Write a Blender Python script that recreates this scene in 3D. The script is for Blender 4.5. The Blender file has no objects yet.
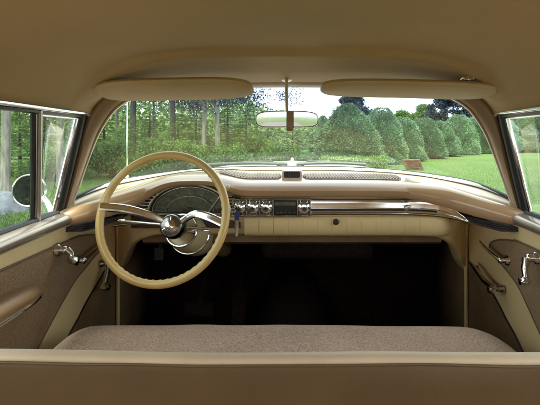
import bpy, bmesh, math, random
from mathutils import Vector, Matrix, noise

SC = bpy.context.scene
COL = SC.collection
EYE = 1.20                      # camera height above the lawn
F = 405.0; VX = 292.0; VY = 140.0   # focal length and vanishing point in the photograph's pixels
R = math.radians
rng = random.Random(7)

def at(px, py, d):              # a pixel at a real distance d -> a point (z measured from the eye)
    return Vector(((px - VX) * d / F, d, (VY - py) * d / F))

# ------------------------------------------------------------------ materials
def srgb(r, g, b):
    f = lambda c: (c / 255 / 12.92) if c / 255 <= .04045 else ((c / 255 + .055) / 1.055) ** 2.4
    return (f(r), f(g), f(b))

def mat(name, col, rough=.5, metal=0, spec=.5, coat=0, var=.0, vscale=20, bump=0, bscale=200, col2=None, sheen=0, trans=0, stretch=None, detail=4):
    m = bpy.data.materials.new(name); m.use_nodes = True
    nt = m.node_tree; b = nt.nodes['Principled BSDF']
    b.inputs['Base Color'].default_value = (*col, 1)
    b.inputs['Roughness'].default_value = rough
    b.inputs['Metallic'].default_value = metal
    b.inputs['Specular IOR Level'].default_value = spec
    b.inputs['Coat Weight'].default_value = coat
    b.inputs['Coat Roughness'].default_value = .12
    if sheen:
        b.inputs['Sheen Weight'].default_value = sheen
    tc = nt.nodes.new('ShaderNodeTexCoord')
    src = tc.outputs['Object']
    if stretch:
        mp = nt.nodes.new('ShaderNodeMapping'); mp.inputs['Scale'].default_value = stretch
        nt.links.new(src, mp.inputs['Vector']); src = mp.outputs['Vector']
    if var or col2:
        n = nt.nodes.new('ShaderNodeTexNoise'); n.inputs['Scale'].default_value = vscale; n.inputs['Detail'].default_value = detail
        nt.links.new(src, n.inputs['Vector'])
        rp = nt.nodes.new('ShaderNodeValToRGB')
        c2 = col2 or tuple(c * (1 - var) for c in col)
        c1 = col if col2 else tuple(min(1, c * (1 + var)) for c in col)
        rp.color_ramp.elements[0].position = .35; rp.color_ramp.elements[1].position = .65
        rp.color_ramp.elements[0].color = (*c2, 1); rp.color_ramp.elements[1].color = (*c1, 1)
        nt.links.new(n.outputs['Fac'], rp.inputs['Fac']); nt.links.new(rp.outputs['Color'], b.inputs['Base Color'])
        if metal == 0 or True:
            mr = nt.nodes.new('ShaderNodeMapRange')
            mr.inputs['To Min'].default_value = rough * .85; mr.inputs['To Max'].default_value = min(1, rough * 1.15)
            nt.links.new(n.outputs['Fac'], mr.inputs['Value']); nt.links.new(mr.outputs['Result'], b.inputs['Roughness'])
    if bump:
        n2 = nt.nodes.new('ShaderNodeTexNoise'); n2.inputs['Scale'].default_value = bscale; n2.inputs['Detail'].default_value = 3
        nt.links.new(src, n2.inputs['Vector'])
        bp = nt.nodes.new('ShaderNodeBump'); bp.inputs['Strength'].default_value = bump; bp.inputs['Distance'].default_value = .002
        nt.links.new(n2.outputs['Fac'], bp.inputs['Height']); nt.links.new(bp.outputs['Normal'], b.inputs['Normal'])
    return m

def rib_headliner(m):
    nt = m.node_tree; L = nt.links.new; b = nt.nodes['Principled BSDF']
    tc = nt.nodes.new('ShaderNodeTexCoord'); wv = nt.nodes.new('ShaderNodeTexWave'); wv.wave_type = 'BANDS'; wv.bands_direction = 'X'
    wv.inputs['Scale'].default_value = 55; wv.inputs['Distortion'].default_value = .6; wv.inputs['Detail'].default_value = 2
    L(tc.outputs['Object'], wv.inputs['Vector'])
    vo = nt.nodes.new('ShaderNodeTexNoise'); vo.inputs['Scale'].default_value = 420; L(tc.outputs['Object'], vo.inputs['Vector'])
    big = nt.nodes.new('ShaderNodeTexNoise'); big.inputs['Scale'].default_value = 4.5; big.inputs['Detail'].default_value = 3; L(tc.outputs['Object'], big.inputs['Vector'])
    a = nt.nodes.new('ShaderNodeMath'); a.operation = 'MULTIPLY_ADD'; a.inputs[1].default_value = .18; L(wv.outputs['Fac'], a.inputs[0]); L(vo.outputs['Fac'], a.inputs[2])
    a2 = nt.nodes.new('ShaderNodeMath'); a2.operation = 'MULTIPLY_ADD'; a2.inputs[1].default_value = 6; L(big.outputs['Fac'], a2.inputs[0]); L(a.outputs[0], a2.inputs[2])
    bp = nt.nodes.new('ShaderNodeBump'); bp.inputs['Strength'].default_value = .22; bp.inputs['Distance'].default_value = .0022
    L(a2.outputs[0], bp.inputs['Height']); L(bp.outputs['Normal'], b.inputs['Normal'])

def fabric(name, c1, c2, scale, bump=.6):
    """woven cloth: fine warp and weft ribs broken by flecks of two yarns"""
    m = bpy.data.materials.new(name); m.use_nodes = True
    nt = m.node_tree; b = nt.nodes['Principled BSDF']; L = nt.links.new
    b.inputs['Roughness'].default_value = .92; b.inputs['Specular IOR Level'].default_value = .15
    b.inputs['Sheen Weight'].default_value = .25
    tc = nt.nodes.new('ShaderNodeTexCoord')
    n = nt.nodes.new('ShaderNodeTexNoise'); n.inputs['Scale'].default_value = scale; n.inputs['Detail'].default_value = 5; n.inputs['Roughness'].default_value = .75
    L(tc.outputs['Object'], n.inputs['Vector'])
    v = nt.nodes.new('ShaderNodeTexVoronoi'); v.inputs['Scale'].default_value = scale * 1.2
    L(tc.outputs['Object'], v.inputs['Vector'])
    big = nt.nodes.new('ShaderNodeTexNoise'); big.inputs['Scale'].default_value = 5; big.inputs['Detail'].default_value = 3
    L(tc.outputs['Object'], big.inputs['Vector'])
    ad = nt.nodes.new('ShaderNodeMath'); ad.operation = 'MULTIPLY_ADD'; ad.inputs[1].default_value = .2
    L(big.outputs['Fac'], ad.inputs[0]); L(n.outputs['Fac'], ad.inputs[2])
    rp = nt.nodes.new('ShaderNodeValToRGB')
    rp.color_ramp.elements[0].position = .44; rp.color_ramp.elements[1].position = .76
    rp.color_ramp.elements[0].color = (*c2, 1); rp.color_ramp.elements[1].color = (*c1, 1)
    L(ad.outputs[0], rp.inputs['Fac']); L(rp.outputs['Color'], b.inputs['Base Color'])
    bp = nt.nodes.new('ShaderNodeBump'); bp.inputs['Strength'].default_value = bump; bp.inputs['Distance'].default_value = .003
    L(v.outputs['Distance'], bp.inputs['Height']); L(bp.outputs['Normal'], b.inputs['Normal'])
    return m

def glass_mat(name, tint=(.93, .97, .95), gloss=.06, band=None):
    """thin pane: clear with a faint mirror reflection; band = (z0, z1, colour) real shade band of the glass"""
    m = bpy.data.materials.new(name); m.use_nodes = True
    nt = m.node_tree; L = nt.links.new
    nt.nodes.remove(nt.nodes['Principled BSDF'])
    out = nt.nodes['Material Output']
    t = nt.nodes.new('ShaderNodeBsdfTransparent'); g = nt.nodes.new('ShaderNodeBsdfGlossy')
    g.inputs['Roughness'].default_value = .02; g.inputs['Color'].default_value = (1, 1, 1, 1)
    t.inputs['Color'].default_value = (*tint, 1)
    fr = nt.nodes.new('ShaderNodeLayerWeight'); fr.inputs['Blend'].default_value = .12
    mu = nt.nodes.new('ShaderNodeMath'); mu.operation = 'MULTIPLY_ADD'; mu.inputs[1].default_value = .3; mu.inputs[2].default_value = gloss * .4
    L(fr.outputs['Fresnel'], mu.inputs[0])
    mx = nt.nodes.new('ShaderNodeMixShader')
    L(mu.outputs[0], mx.inputs['Fac']); L(t.outputs[0], mx.inputs[1]); L(g.outputs[0], mx.inputs[2]); L(mx.outputs[0], out.inputs['Surface'])
    if band:
        tc = nt.nodes.new('ShaderNodeTexCoord'); sp = nt.nodes.new('ShaderNodeSeparateXYZ')
        L(tc.outputs['Object'], sp.inputs[0])
        mr = nt.nodes.new('ShaderNodeMapRange'); mr.interpolation_type = 'SMOOTHSTEP'
        mr.inputs['From Min'].default_value = band[0]; mr.inputs['From Max'].default_value = band[1]
        L(sp.outputs['Z'], mr.inputs['Value'])
        rp = nt.nodes.new('ShaderNodeValToRGB')
        rp.color_ramp.elements[0].color = (*tint, 1); rp.color_ramp.elements[1].color = (*band[2], 1)
        L(mr.outputs['Result'], rp.inputs['Fac']); L(rp.outputs['Color'], t.inputs['Color'])
    return m

def leaf_mat(name, c1, c2, scale=1.2, rough=.55, transl=.25):
    m = bpy.data.materials.new(name); m.use_nodes = True
    nt = m.node_tree; L = nt.links.new; b = nt.nodes['Principled BSDF']; out = nt.nodes['Material Output']
    tc = nt.nodes.new('ShaderNodeTexCoord')
    n = nt.nodes.new('ShaderNodeTexNoise'); n.inputs['Scale'].default_value = scale; n.inputs['Detail'].default_value = 6; n.inputs['Roughness'].default_value = .7
    L(tc.outputs['Object'], n.inputs['Vector'])
    oi = nt.nodes.new('ShaderNodeObjectInfo')
    ad = nt.nodes.new('ShaderNodeMath'); ad.operation = 'MULTIPLY_ADD'; ad.inputs[1].default_value = .22; L(oi.outputs['Random'], ad.inputs[0]); L(n.outputs['Fac'], ad.inputs[2])
    rp = nt.nodes.new('ShaderNodeValToRGB')
    rp.color_ramp.elements[0].position = .42; rp.color_ramp.elements[1].position = .80
    rp.color_ramp.elements[0].color = (*c2, 1); rp.color_ramp.elements[1].color = (*c1, 1)
    L(ad.outputs[0], rp.inputs['Fac']); L(rp.outputs['Color'], b.inputs['Base Color'])
    b.inputs['Roughness'].default_value = rough; b.inputs['Specular IOR Level'].default_value = .25
    tr = nt.nodes.new('ShaderNodeBsdfTranslucent'); L(rp.outputs['Color'], tr.inputs['Color'])
    mx = nt.nodes.new('ShaderNodeMixShader'); mx.inputs['Fac'].default_value = transl
    L(b.outputs[0], mx.inputs[1]); L(tr.outputs[0], mx.inputs[2]); L(mx.outputs[0], out.inputs['Surface'])
    return m

M = {}
M['headliner'] = mat('headliner_vinyl', (.40, .275, .135), .75, var=.07, vscale=3, bump=.25, bscale=450)
rib_headliner(M['headliner'])
M['visor'] = mat('visor_vinyl', (.48, .355, .20), .6, var=.05, vscale=6, bump=.2, bscale=400)
M['pad'] = mat('dash_paint', (.45, .28, .15), .34, coat=.9, var=.06, vscale=5, bump=.06, bscale=300)
M['garnish'] = mat('garnish_paint', (.60, .50, .43), .30, coat=.9, var=.06, vscale=6)
M['pillar'] = mat('pillar_paint', (.26, .17, .095), .42, coat=.2, var=.07, vscale=6)
M['cream'] = mat('cream_vinyl', (.76, .585, .305), .5, var=.06, vscale=4, bump=.2, bscale=350)
M['armrest'] = mat('armrest_vinyl', (.27, .155, .07), .42, var=.1, vscale=8, bump=.2, bscale=300)
M['seam'] = mat('dark_cream_seam', (.34, .25, .12), .6, var=.1)  # darker cream of the glove panel's pleat seams
M['sill'] = mat('sill_paint', (.36, .29, .24), .30, metal=.5, coat=.4, var=.06, vscale=20)
M['cream_pale'] = mat('pale_cream_vinyl', (.70, .59, .41), .5, var=.08, vscale=8, bump=.2, bscale=350)
M['brownvinyl'] = mat('brown_vinyl', (.152, .094, .040), .55, var=.1, vscale=6, bump=.2, bscale=300)
M['doorcloth'] = fabric('door_cloth', (.40, .255, .125), (.16, .10, .045), 330)
M['seatcloth'] = fabric('seat_cloth', (.63, .43, .295), (.22, .138, .09), 215, .9)
M['kick'] = mat('kick_panel_board', (.20, .125, .06), .75, var=.15, vscale=12, bump=.3, bscale=300)
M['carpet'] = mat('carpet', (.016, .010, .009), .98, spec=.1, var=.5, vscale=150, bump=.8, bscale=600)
M['black'] = mat('black_paint', (.012, .011, .010), .45)
M['rubber'] = mat('black_rubber', (.012, .012, .013), .38, var=.3, vscale=40)
M['chrome'] = mat('chrome', (.75, .75, .77), .10, metal=1, var=.08, vscale=30)
M['oldchrome'] = mat('worn_chrome', (.55, .53, .50), .22, metal=1, var=.25, vscale=45)
M['darkchrome'] = mat('smoked_chrome', (.30, .29, .28), .24, metal=1, var=.25, vscale=60)
M['satin'] = mat('satin_metal', (.62, .56, .52), .34, metal=.85, var=.06, vscale=25)
M['paleplate'] = mat('pale_plated_steel', (.80, .80, .78), .42, metal=.6, var=.06, vscale=60)
M['flute'] = mat('fluted_bright_metal', (.88, .88, .89), .12, metal=1, var=.05, vscale=40)
M['darkmetal'] = mat('dark_metal', (.10, .095, .09), .30, metal=1, var=.2, vscale=60)
M['ivory'] = mat('ivory_plastic', (.66, .455, .165), .32, coat=.3, var=.10, vscale=9)
M['columnpaint'] = mat('column_paint', (.62, .51, .28), .34, coat=.4, var=.06, vscale=9)
M['gauge'] = mat('gauge_face', (.055, .058, .045), .25, coat=.6, var=.4, vscale=60)
M['gaugeband'] = mat('gauge_scale', (.085, .095, .065), .35, var=.3, vscale=70)
M['gaugemark'] = mat('gauge_marking', (.17, .17, .135), .5)
M['mirror'] = mat('mirror_silver', (.55, .57, .58), .015, metal=1)
M['carpaint'] = mat('pale_car_paint', (.40, .40, .395), .30, coat=.8, var=.03, vscale=4)
M['grille'] = mat('speaker_grille_mesh', (.34, .26, .21), .7, col2=(.24, .18, .145), vscale=5, stretch=(8, 1, 1))
M['sticker'] = mat('sticker_back', (.26, .21, .17), .75, var=.25, vscale=60)
M['stickerline'] = mat('sticker_print', (.15, .115, .095), .75)
M['bluetag'] = mat('blue_enamel', (.03, .045, .16), .3)
M['glass'] = glass_mat('side_glass', (.88, .95, .92), .14)
M['windshield'] = glass_mat('tinted_windshield', (.90, .985, .93), .06, band=(EYE + .03, EYE + .15, (.78, .87, .98)))
M['bark'] = mat('grey_bark', (.21, .19, .16), .9, col2=(.10, .088, .07), vscale=6, bump=1, bscale=30, stretch=(3, 3, .5))
M['palebark'] = mat('pale_bark', (.19, .18, .155), .85, col2=(.09, .083, .07), vscale=5, bump=1, bscale=30, stretch=(3, 3, .6))
M['darkbark'] = mat('dark_bark', (.075, .065, .055), .9, col2=(.035, .03, .026), vscale=6, bump=1, bscale=30, stretch=(3, 3, .5))
M['rock'] = mat('granite', (.10, .11, .135), .85, col2=(.05, .055, .065), vscale=9, bump=1, bscale=30)
M['arbor'] = leaf_mat('arborvitae_sprays', (.185, .285, .155), (.068, .122, .066), 1.6, transl=.15)
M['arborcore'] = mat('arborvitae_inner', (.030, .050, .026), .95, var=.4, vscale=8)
M['hemlock'] = leaf_mat('hemlock_needles', (.12, .215, .05), (.032, .072, .02), .9, transl=.25)
M['bluespruce'] = leaf_mat('pale_spruce_needles', (.19, .29, .175), (.08, .15, .09), 1.1, transl=.2)
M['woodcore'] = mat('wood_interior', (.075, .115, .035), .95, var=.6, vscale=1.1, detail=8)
M['boxwood'] = leaf_mat('bright_hedge_leaves', (.15, .235, .03), (.06, .11, .018), 3, transl=.3)
M['leaf'] = leaf_mat('broad_leaves', (.15, .245, .042), (.048, .10, .022), .8, transl=.4)
M['darkleaf'] = leaf_mat('dark_needles', (.022, .040, .050), (.010, .020, .028), .8, transl=.1)
M['farleaf'] = leaf_mat('far_wood_leaves', (.20, .26, .075), (.08, .125, .045), .35, transl=.2)

# ------------------------------------------------------------------ mesh builder
class MB:
    def __init__(self): self.v = []; self.f = []; self.m = []
    def add(self, vs, fs, mi=0):
        o = len(self.v); self.v += [tuple(p) for p in vs]; self.f += [[i + o for i in q] for q in fs]; self.m += [mi] * len(fs); return self
    def grid(self, rows, mi=0, closed_u=False, cap=False):
        nr, nc = len(rows), len(rows[0]); vs = [p for r in rows for p in r]; fs = []
        for i in range(nr - 1):
            for j in range(nc if closed_u else nc - 1):
                k = (j + 1) % nc
                fs.append([i * nc + j, i * nc + k, (i + 1) * nc + k, (i + 1) * nc + j])
        if cap:
            fs.append(list(range(nc))); fs.append([(nr - 1) * nc + j for j in range(nc)][::-1])
        return self.add(vs, fs, mi)
    def tube(self, pts, r, n=10, mi=0, flat=None, up=None):
        pts = [Vector(p) for p in pts]; rr = r if isinstance(r, (list, tuple)) else [r] * len(pts)
        rows = []; prev = None
        for i, p in enumerate(pts):
            t = (pts[min(i + 1, len(pts) - 1)] - pts[max(i - 1, 0)]).normalized()
            if prev is None:
                a = Vector(up) if up else (Vector((0, 0, 1)) if abs(t.z) < .9 else Vector((1, 0, 0)))
            else: a = prev
            a = (a - t * a.dot(t)).normalized(); b = t.cross(a); prev = a
            fl = flat or 1
            rows.append([p + (a * math.cos(2 * math.pi * k / n) * rr[i] * fl + b * math.sin(2 * math.pi * k / n) * rr[i]) for k in range(n)])
        return self.grid(rows, mi, True, True)
    def ring(self, c, axis, rad, r, n=64, m=12, mi=0, a0=0, a1=2 * math.pi, shape=None, up=(0, 0, 1)):
        c = Vector(c); ax = Vector(axis).normalized(); u = Vector(up); u = (u - ax * u.dot(ax)).normalized(); w = ax.cross(u)
        full = abs(a1 - a0 - 2 * math.pi) < 1e-4; rows = []
        for i in range(n if full else n + 1):
            t = a0 + (a1 - a0) * i / n; d = u * math.cos(t) + w * math.sin(t)
            ra = r(t) if callable(r) else r
            rows.append([c + d * rad + (d * math.cos(2 * math.pi * k / m) + ax * math.sin(2 * math.pi * k / m)) * ra for k in range(m)])
        if full: rows.append(rows[0]); return self.grid(rows, mi, True)
        return self.grid(rows, mi, True, True)
    def lathe(self, prof, c, axis, n=28, mi=0, sx=1, sy=1, up=(0, 0, 1)):
        """prof: (radius, distance along axis)"""
        c = Vector(c); ax = Vector(axis).normalized(); u = Vector(up); u = (u - ax * u.dot(ax))
        u = u.normalized() if u.length > 1e-4 else ax.orthogonal().normalized(); w = ax.cross(u)
        rows = [[c + ax * h + (u * math.cos(2 * math.pi * k / n) * sy + w * math.sin(2 * math.pi * k / n) * sx) * r for k in range(n)] for r, h in prof]
        return self.grid(rows, mi, True, True)
    def box(self, c, s, mi=0, rot=None):
        c = Vector(c); h = Vector(s) / 2; vs = []
        for x in (-1, 1):
            for y in (-1, 1):
                for z in (-1, 1):
                    p = Vector((x * h.x, y * h.y, z * h.z)); vs.append(c + (rot @ p if rot else p))
        return self.add(vs, [[0, 1, 3, 2], [4, 6, 7, 5], [0, 4, 5, 1], [2, 3, 7, 6], [0, 2, 6, 4], [1, 5, 7, 3]], mi)
    def prism(self, outer, inner, mi=0, close=True):
        """two matching polylines joined: outline and its offset copy"""
        n = len(outer); fs = [list(range(n))[::-1], list(range(n, 2 * n))]
        for i in range(n):
            j = (i + 1) % n; fs.append([i, j, n + j, n + i])
        return self.add(list(outer) + list(inner), fs, mi)
    def build(self, name, mats, parent=None, smooth=35, bevel=0, solid=0, subsurf=0, lift=EYE):
        me = bpy.data.meshes.new(name)
        me.from_pydata([(x, y, z + lift) for x, y, z in self.v], [], self.f)
        mats = mats if isinstance(mats, (list, tuple)) else [mats]
        for m_ in mats: me.materials.append(m_)
        me.polygons.foreach_set('material_index', self.m)
        bm = bmesh.new(); bm.from_mesh(me); bmesh.ops.recalc_face_normals(bm, faces=bm.faces)
        bm.to_mesh(me); bm.free()
        if smooth:
            me.polygons.foreach_set('use_smooth', [True] * len(me.polygons))
            me.set_sharp_from_angle(angle=R(smooth))
        me.update()
        o = bpy.data.objects.new(name, me); COL.objects.link(o)
        if parent: o.parent = parent
        if solid:
            md = o.modifiers.new('thickness', 'SOLIDIFY'); md.thickness = solid; md.offset = 0
        if bevel:
            md = o.modifiers.new('edge', 'BEVEL'); md.width = bevel; md.segments = 3; md.limit_method = 'ANGLE'; md.angle_limit = R(40)
        if subsurf:
            md = o.modifiers.new('sub', 'SUBSURF'); md.levels = subsurf; md.render_levels = subsurf
        return o

def tag(o, label=None, cat=None, group=None, kind=None):
    if label: o['label'] = label
    if cat: o['category'] = cat
    if group: o['group'] = group
    if kind: o['kind'] = kind
    return o

def empty(name, loc=(0, 0, 0)):
    o = bpy.data.objects.new(name, None); COL.objects.link(o); o.location = loc; o.empty_display_size = .2; return o

def lerp(a, b, t): return a + (b - a) * t
def interp(tab, x):
    """piecewise smooth table lookup, tab = [(x, value or tuple)]"""
    if x <= tab[0][0]: return tab[0][1]
    for (x0, v0), (x1, v1) in zip(tab, tab[1:]):
        if x <= x1:
            t = (x - x0) / (x1 - x0)
            if isinstance(v0, tuple): return tuple(lerp(a, b, t) for a, b in zip(v0, v1))
            return lerp(v0, v1, t)
    return tab[-1][1]
def catmull(tab, x):
    xs = [t[0] for t in tab]
    if x <= xs[0]: return tab[0][1]
    if x >= xs[-1]: return tab[-1][1]
    i = max(k for k in range(len(xs)) if xs[k] <= x); i = min(i, len(xs) - 2)
    t = (x - xs[i]) / (xs[i + 1] - xs[i])
    g = lambda k: tab[max(0, min(len(tab) - 1, k))][1]
    p0, p1, p2, p3 = g(i - 1), g(i), g(i + 1), g(i + 2)
    f = lambda a, b, c, d: .5 * (2 * b + (c - a) * t + (2 * a - 5 * b + 4 * c - d) * t * t + (3 * b - a - 3 * c + d) * t ** 3)
    if isinstance(p1, tuple): return tuple(f(*q) for q in zip(p0, p1, p2, p3))
    return f(p0, p1, p2, p3)

# ================================================================== THE CAR
car = empty('vintage_car')
tag(car, 'vintage car seen from its rear seat, tan cabin with ivory steering wheel and chrome dashboard', 'car')

# ---- windshield
BASE = [(0, (0, 1.85, -.128)), (.25, (.2, 1.845, -.129)), (.5, (.42, 1.79, -.137)), (.7, (.58, 1.69, -.15)), (.85, (.685, 1.53, -.165)), (1, (.738, 1.355, -.20))]
TOP = [(0, (0, 1.45, .196)), (.25, (.17, 1.445, .194)), (.5, (.33, 1.425, .184)), (.7, (.45, 1.40, .172)), (.85, (.54, 1.382, .150)), (1, (.63, 1.365, .085))]
def wind(s, v):
    a = abs(s); sg = -1 if s < 0 else 1
    b = catmull(BASE, a); t = catmull(TOP, a)
    p = [lerp(b[i], t[i], v) for i in range(3)]
    bul = 4 * v * (1 - v) * .035
    p[1] += bul * (1 - a * .7); p[0] += bul * a * .3
    return Vector((sg * p[0], p[1], p[2]))
mb = MB(); mb.grid([[wind(-1 + 2 * i / 48, v / 14) for i in range(49)] for v in range(15)])
windshield = mb.build('windshield', M['windshield'], car, solid=.005)
# gasket along the base and the outside chrome moulding
mb = MB(); mb.tube([wind(-1 + 2 * i / 60, .015) + Vector((0, -.004, 0)) for i in range(61)], .006, 8)
mb.build('gasket', M['rubber'], windshield)

# ---- frame of the windshield: inner and outer edge of the painted pillars and header
INN = [(0, 1.45, .188), (.2, 1.445, .184), (.38, 1.42, .170), (.46, 1.395, .162), (.515, 1.38, .152), (.56, 1.37, .131), (.597, 1.362, .100), (.630, 1.36, .055), (.658, 1.36, .003), (.690, 1.36, -.080), (.722, 1.358, -.172), (.738, 1.352, -.222)]
OUT = [(0, 1.40, .200), (.2, 1.395, .197), (.38, 1.375, .186), (.475, 1.345, .178), (.545, 1.325, .168), (.60, 1.322, .148), (.636, 1.318, .118), (.656, 1.315, .082), (.672, 1.312, .025), (.694, 1.308, -.075), (.716, 1.304, -.170), (.732, 1.300, -.235)]
def smooth_line(pts, n=6):
    tab = [(i, p) for i, p in enumerate(pts)]
    return [Vector(catmull(tab, i / n)) for i in range((len(pts) - 1) * n + 1)]
inn = smooth_line(INN); out = smooth_line(OUT)
def mirx(p, s): return Vector((p.x * s, p.y, p.z))
cut = 3 * 6
hd = MB()
rows = []
full_i = [mirx(p, -1) for p in inn[cut:0:-1]] + inn[:cut + 1]
full_o = [mirx(p, -1) for p in out[cut:0:-1]] + out[:cut + 1]
rows = [full_i and [p + Vector((0, .03, .012)) for p in full_i], full_i, [a.lerp(b, .3) + Vector((0, -.004, -.005)) for a, b in zip(full_i, full_o)], [a.lerp(b, .75) + Vector((0, -.002, -.003)) for a, b in zip(full_i, full_o)], full_o, [p + Vector((0, .02, .03)) for p in full_o]]
hd.grid(rows); hd.build('windshield_header', M['pillar'], car, smooth=50)
for s in (1, -1):
    a = [mirx(p, s) for p in inn[cut:]]; b = [mirx(p, s) for p in out[cut:]]
    mb = MB()
    bul = Vector((-.008 * s, -.012, 0))
    mb.grid([[p + Vector((.03 * s, .03, 0)) for p in a], a, [p.lerp(q, .2) + bul * .8 for p, q in zip(a, b)], [p.lerp(q, .5) + bul * 1.2 for p, q in zip(a, b)], [p.lerp(q, .85) + bul * .7 for p, q in zip(a, b)], b, [p + Vector((.03 * s, .012, 0)) for p in b]])
    pl = mb.build('windshield_pillar', M['pillar'], car, smooth=60)
    mb = MB(); mb.tube([p + Vector((-.002 * s, -.004, 0)) for p in a[2:]], .0045, 8)
    mb.build('edge_trim', M['satin'], pl)

# ---- headliner and roof skin
ZC = [(-1.35, .13), (-1.0, .19), (-.5, .235), (0, .252), (.5, .252), (.85, .242), (1.1, .226), (1.26, .208), (1.40, .200)]
def roof_pt(u, d, up=0):
    hw = .652 - max(0, -.3 - d) * .06
    zc = catmull(ZC, d); zr = .088 - max(0, -.2 - d) * .03
    z = zc - (zc - zr) * abs(u) ** 4.0
    return Vector((u * hw, d, z + up))
us = [-1 + 2 * i / 60 for i in range(61)]
hl_o = [mirx(p, -1) for p in out[42:0:-1]] + out[:43]
def front_pt(u):
    # along the header outer line, by arc length share
    L_ = [0]
    for a_, b_ in zip(hl_o, hl_o[1:]): L_.append(L_[-1] + (b_ - a_).length)
    t = (u + 1) / 2 * L_[-1]
    for i in range(len(L_) - 1):
        if t <= L_[i + 1] + 1e-9: return hl_o[i].lerp(hl_o[i + 1], (t - L_[i]) / max(1e-9, L_[i + 1] - L_[i]))
    return hl_o[-1]
rows = [[front_pt(u) for u in us]]
fr = rows[0]
for k in range(1, 6):
    t = k / 6
    row = []
    for i, u in enumerate(us):
        g = roof_pt(u, 1.20) + Vector((0, 0, -.013 * (1 - .6 * abs(u) ** 6)))
        p = fr[i].lerp(g, t)
        e = (1 - abs(u) ** 3)
        p.z += .0 * e        # soft cove where the cloth rolls down to the header
        row.append(p)
    rows.append(row)
def cove(u, d):
    dc = 1.035 + .15 * abs(u) ** 5
    t = max(0, min(1, (d - dc + .014) / .028)); t = t * t * (3 - 2 * t)
    return -.013 * t * (1 - .6 * abs(u) ** 6)
dd_ = [1.20 - .012 * k for k in range(20)] + [.96 - .07 * k for k in range(33)]
for d in dd_:
    rows.append([roof_pt(u, d) + Vector((0, 0, cove(u, d))) for u in us])
mb = MB(); mb.grid(rows); mb.build('headliner', M['headliner'], car, smooth=70)
orow = [[p + Vector((p.x * .05, .03 if i == 0 else 0, .035 if i else .02)) for p in r] for i, r in enumerate(rows)]
mb = MB(); mb.grid(orow); mb.build('roof', M['carpaint'], car, smooth=60)

# ---- sun visors
def visor(x0, x1, hinge, name='sun_visor', zf=.133, zb=.171, dr=0):
    mb = MB(); n = 40; top = []; bot = []
    cx = (x0 + x1) / 2; hw = (x1 - x0) / 2
    def ring(th):
        rows_ = []
        for i in range(n):
            t = 2 * math.pi * i / n
            cu = math.copysign(abs(math.cos(t)) ** .45, math.cos(t)); sv = math.copysign(abs(math.sin(t)) ** .75, math.sin(t))
            sc, lift = th
            u = cx + hw * cu * (1 - (1 - sc) * .06); v = sv * sc
            d = 1.185 - dr + v * .070 - .035 * (u / .6) ** 2
            z = lerp(zf, zb, (1 - v) / 2) - .012 * (u / .5) ** 2 + lift
            rows_.append(Vector((u, d, z)))
        return rows_
    prof = [(.0, -.010), (.8, -.010), (.93, -.007), (1.0, 0), (.93, .007), (.8, .010), (0, .010)]
    mb.grid([ring(p) for p in prof], 0, True)
    v = mb.build(name, M['visor'], car, smooth=60)
    # stitched edge roll
    mb = MB(); r = [p + Vector((0, 0, -.001)) for p in ring((.985, -.001))]; mb.tube(r + [r[0]], .003, 8)
    mb.build('edge_piping', M['visor'], v)
    # chrome hinge bracket
    mb = MB(); s = -1 if hinge < 0 else 1
    mb.tube([(hinge, 1.29, .142), (hinge + .018 * s, 1.31, .150), (hinge + .045 * s, 1.325, .158)], [.006, .0055, .005], 10)
    mb.lathe([(.0, -.004), (.013, -.004), (.015, 0), (.011, .006), (0, .007)], (hinge + .045 * s, 1.325, .158), (0, -.6, -.8), 18)
    mb.build('hinge_bracket', M['oldchrome'], v)
    return v
vl = visor(-.552, -.115, -.49)
vr = visor(.085, .575, .50, zf=.140, zb=.166)
mb = MB(); mb.lathe([(0, 0), (.014, 0), (.013, .006), (.008, .013), (.006, .02), (0, .021)], (.478, 1.10, .151 + .014), (0, -.3, .95), 18)
mb.tube([(.455, 1.10, .165), (.478, 1.10, .177), (.50, 1.10, .165)], .004, 8)
mb.build('clip', M['chrome'], vr)

# ---- rear-view mirror
mb = MB(); MXD = 1.17
mc = at(287, 119, MXD)
hw, hh = .091, .0245
tilt = Matrix.Rotation(R(.8), 3, 'Z') @ Matrix.Rotation(R(1.85), 3, 'X')
def mring(sx, sz, y, n=48):
    o_ = []
    for i in range(n):
        t = 2 * math.pi * i / n
        x = math.copysign(abs(math.cos(t)) ** .35, math.cos(t)) * hw * sx; z = math.copysign(abs(math.sin(t)) ** .5, math.sin(t)) * hh * sz
        z += -.004 * (x / hw) ** 2 * (1 if z > 0 else .2)
        o_.append(mc + tilt @ Vector((x, y, z)))
    return o_
mb.grid([mring(.955, .84, -.0005), mring(.99, .96, -.003), mring(1, 1, 0), mring(1, 1, .006), mring(.8, .75, .016), mring(0, 0, .018)], 0, True)
rm = mb.build('rear_view_mirror', M['oldchrome'], car, smooth=50)
mb = MB(); mb.grid([mring(0, 0, -.0012), mring(.97, .88, -.0012)], 0, True); mb.build('mirror_glass', M['mirror'], rm, smooth=0)
mb = MB(); mb.tube([(mc.x - .003, 1.345, .202), (mc.x - .003, 1.31, .196), (mc.x - .002, 1.22, .150), (mc.x - .001, 1.195, .105), (mc.x, 1.19, .062)], [.0052, .0048, .0045, .0045, .0045], 12)
mb.lathe([(0, 0), (.019, 0), (.018, .004), (.009, .008), (0, .009)], (mc.x - .003, 1.345, .206), (0, -.5, -.9), 20)
mb.build('stalk', M['paleplate'], rm)
mb = MB(); mb.box(mc + Vector((.009, -.0045, -.002)), (.021, .004, .05)); mb.lathe([(0, 0), (.010, 0), (.011, .006), (.007, .011), (0, .012)], mc + Vector((.008, .004, -.024)), (0, -.2, -1), 16)
mb.build('clamp', M['pillar'], rm, bevel=.0012)

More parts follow.
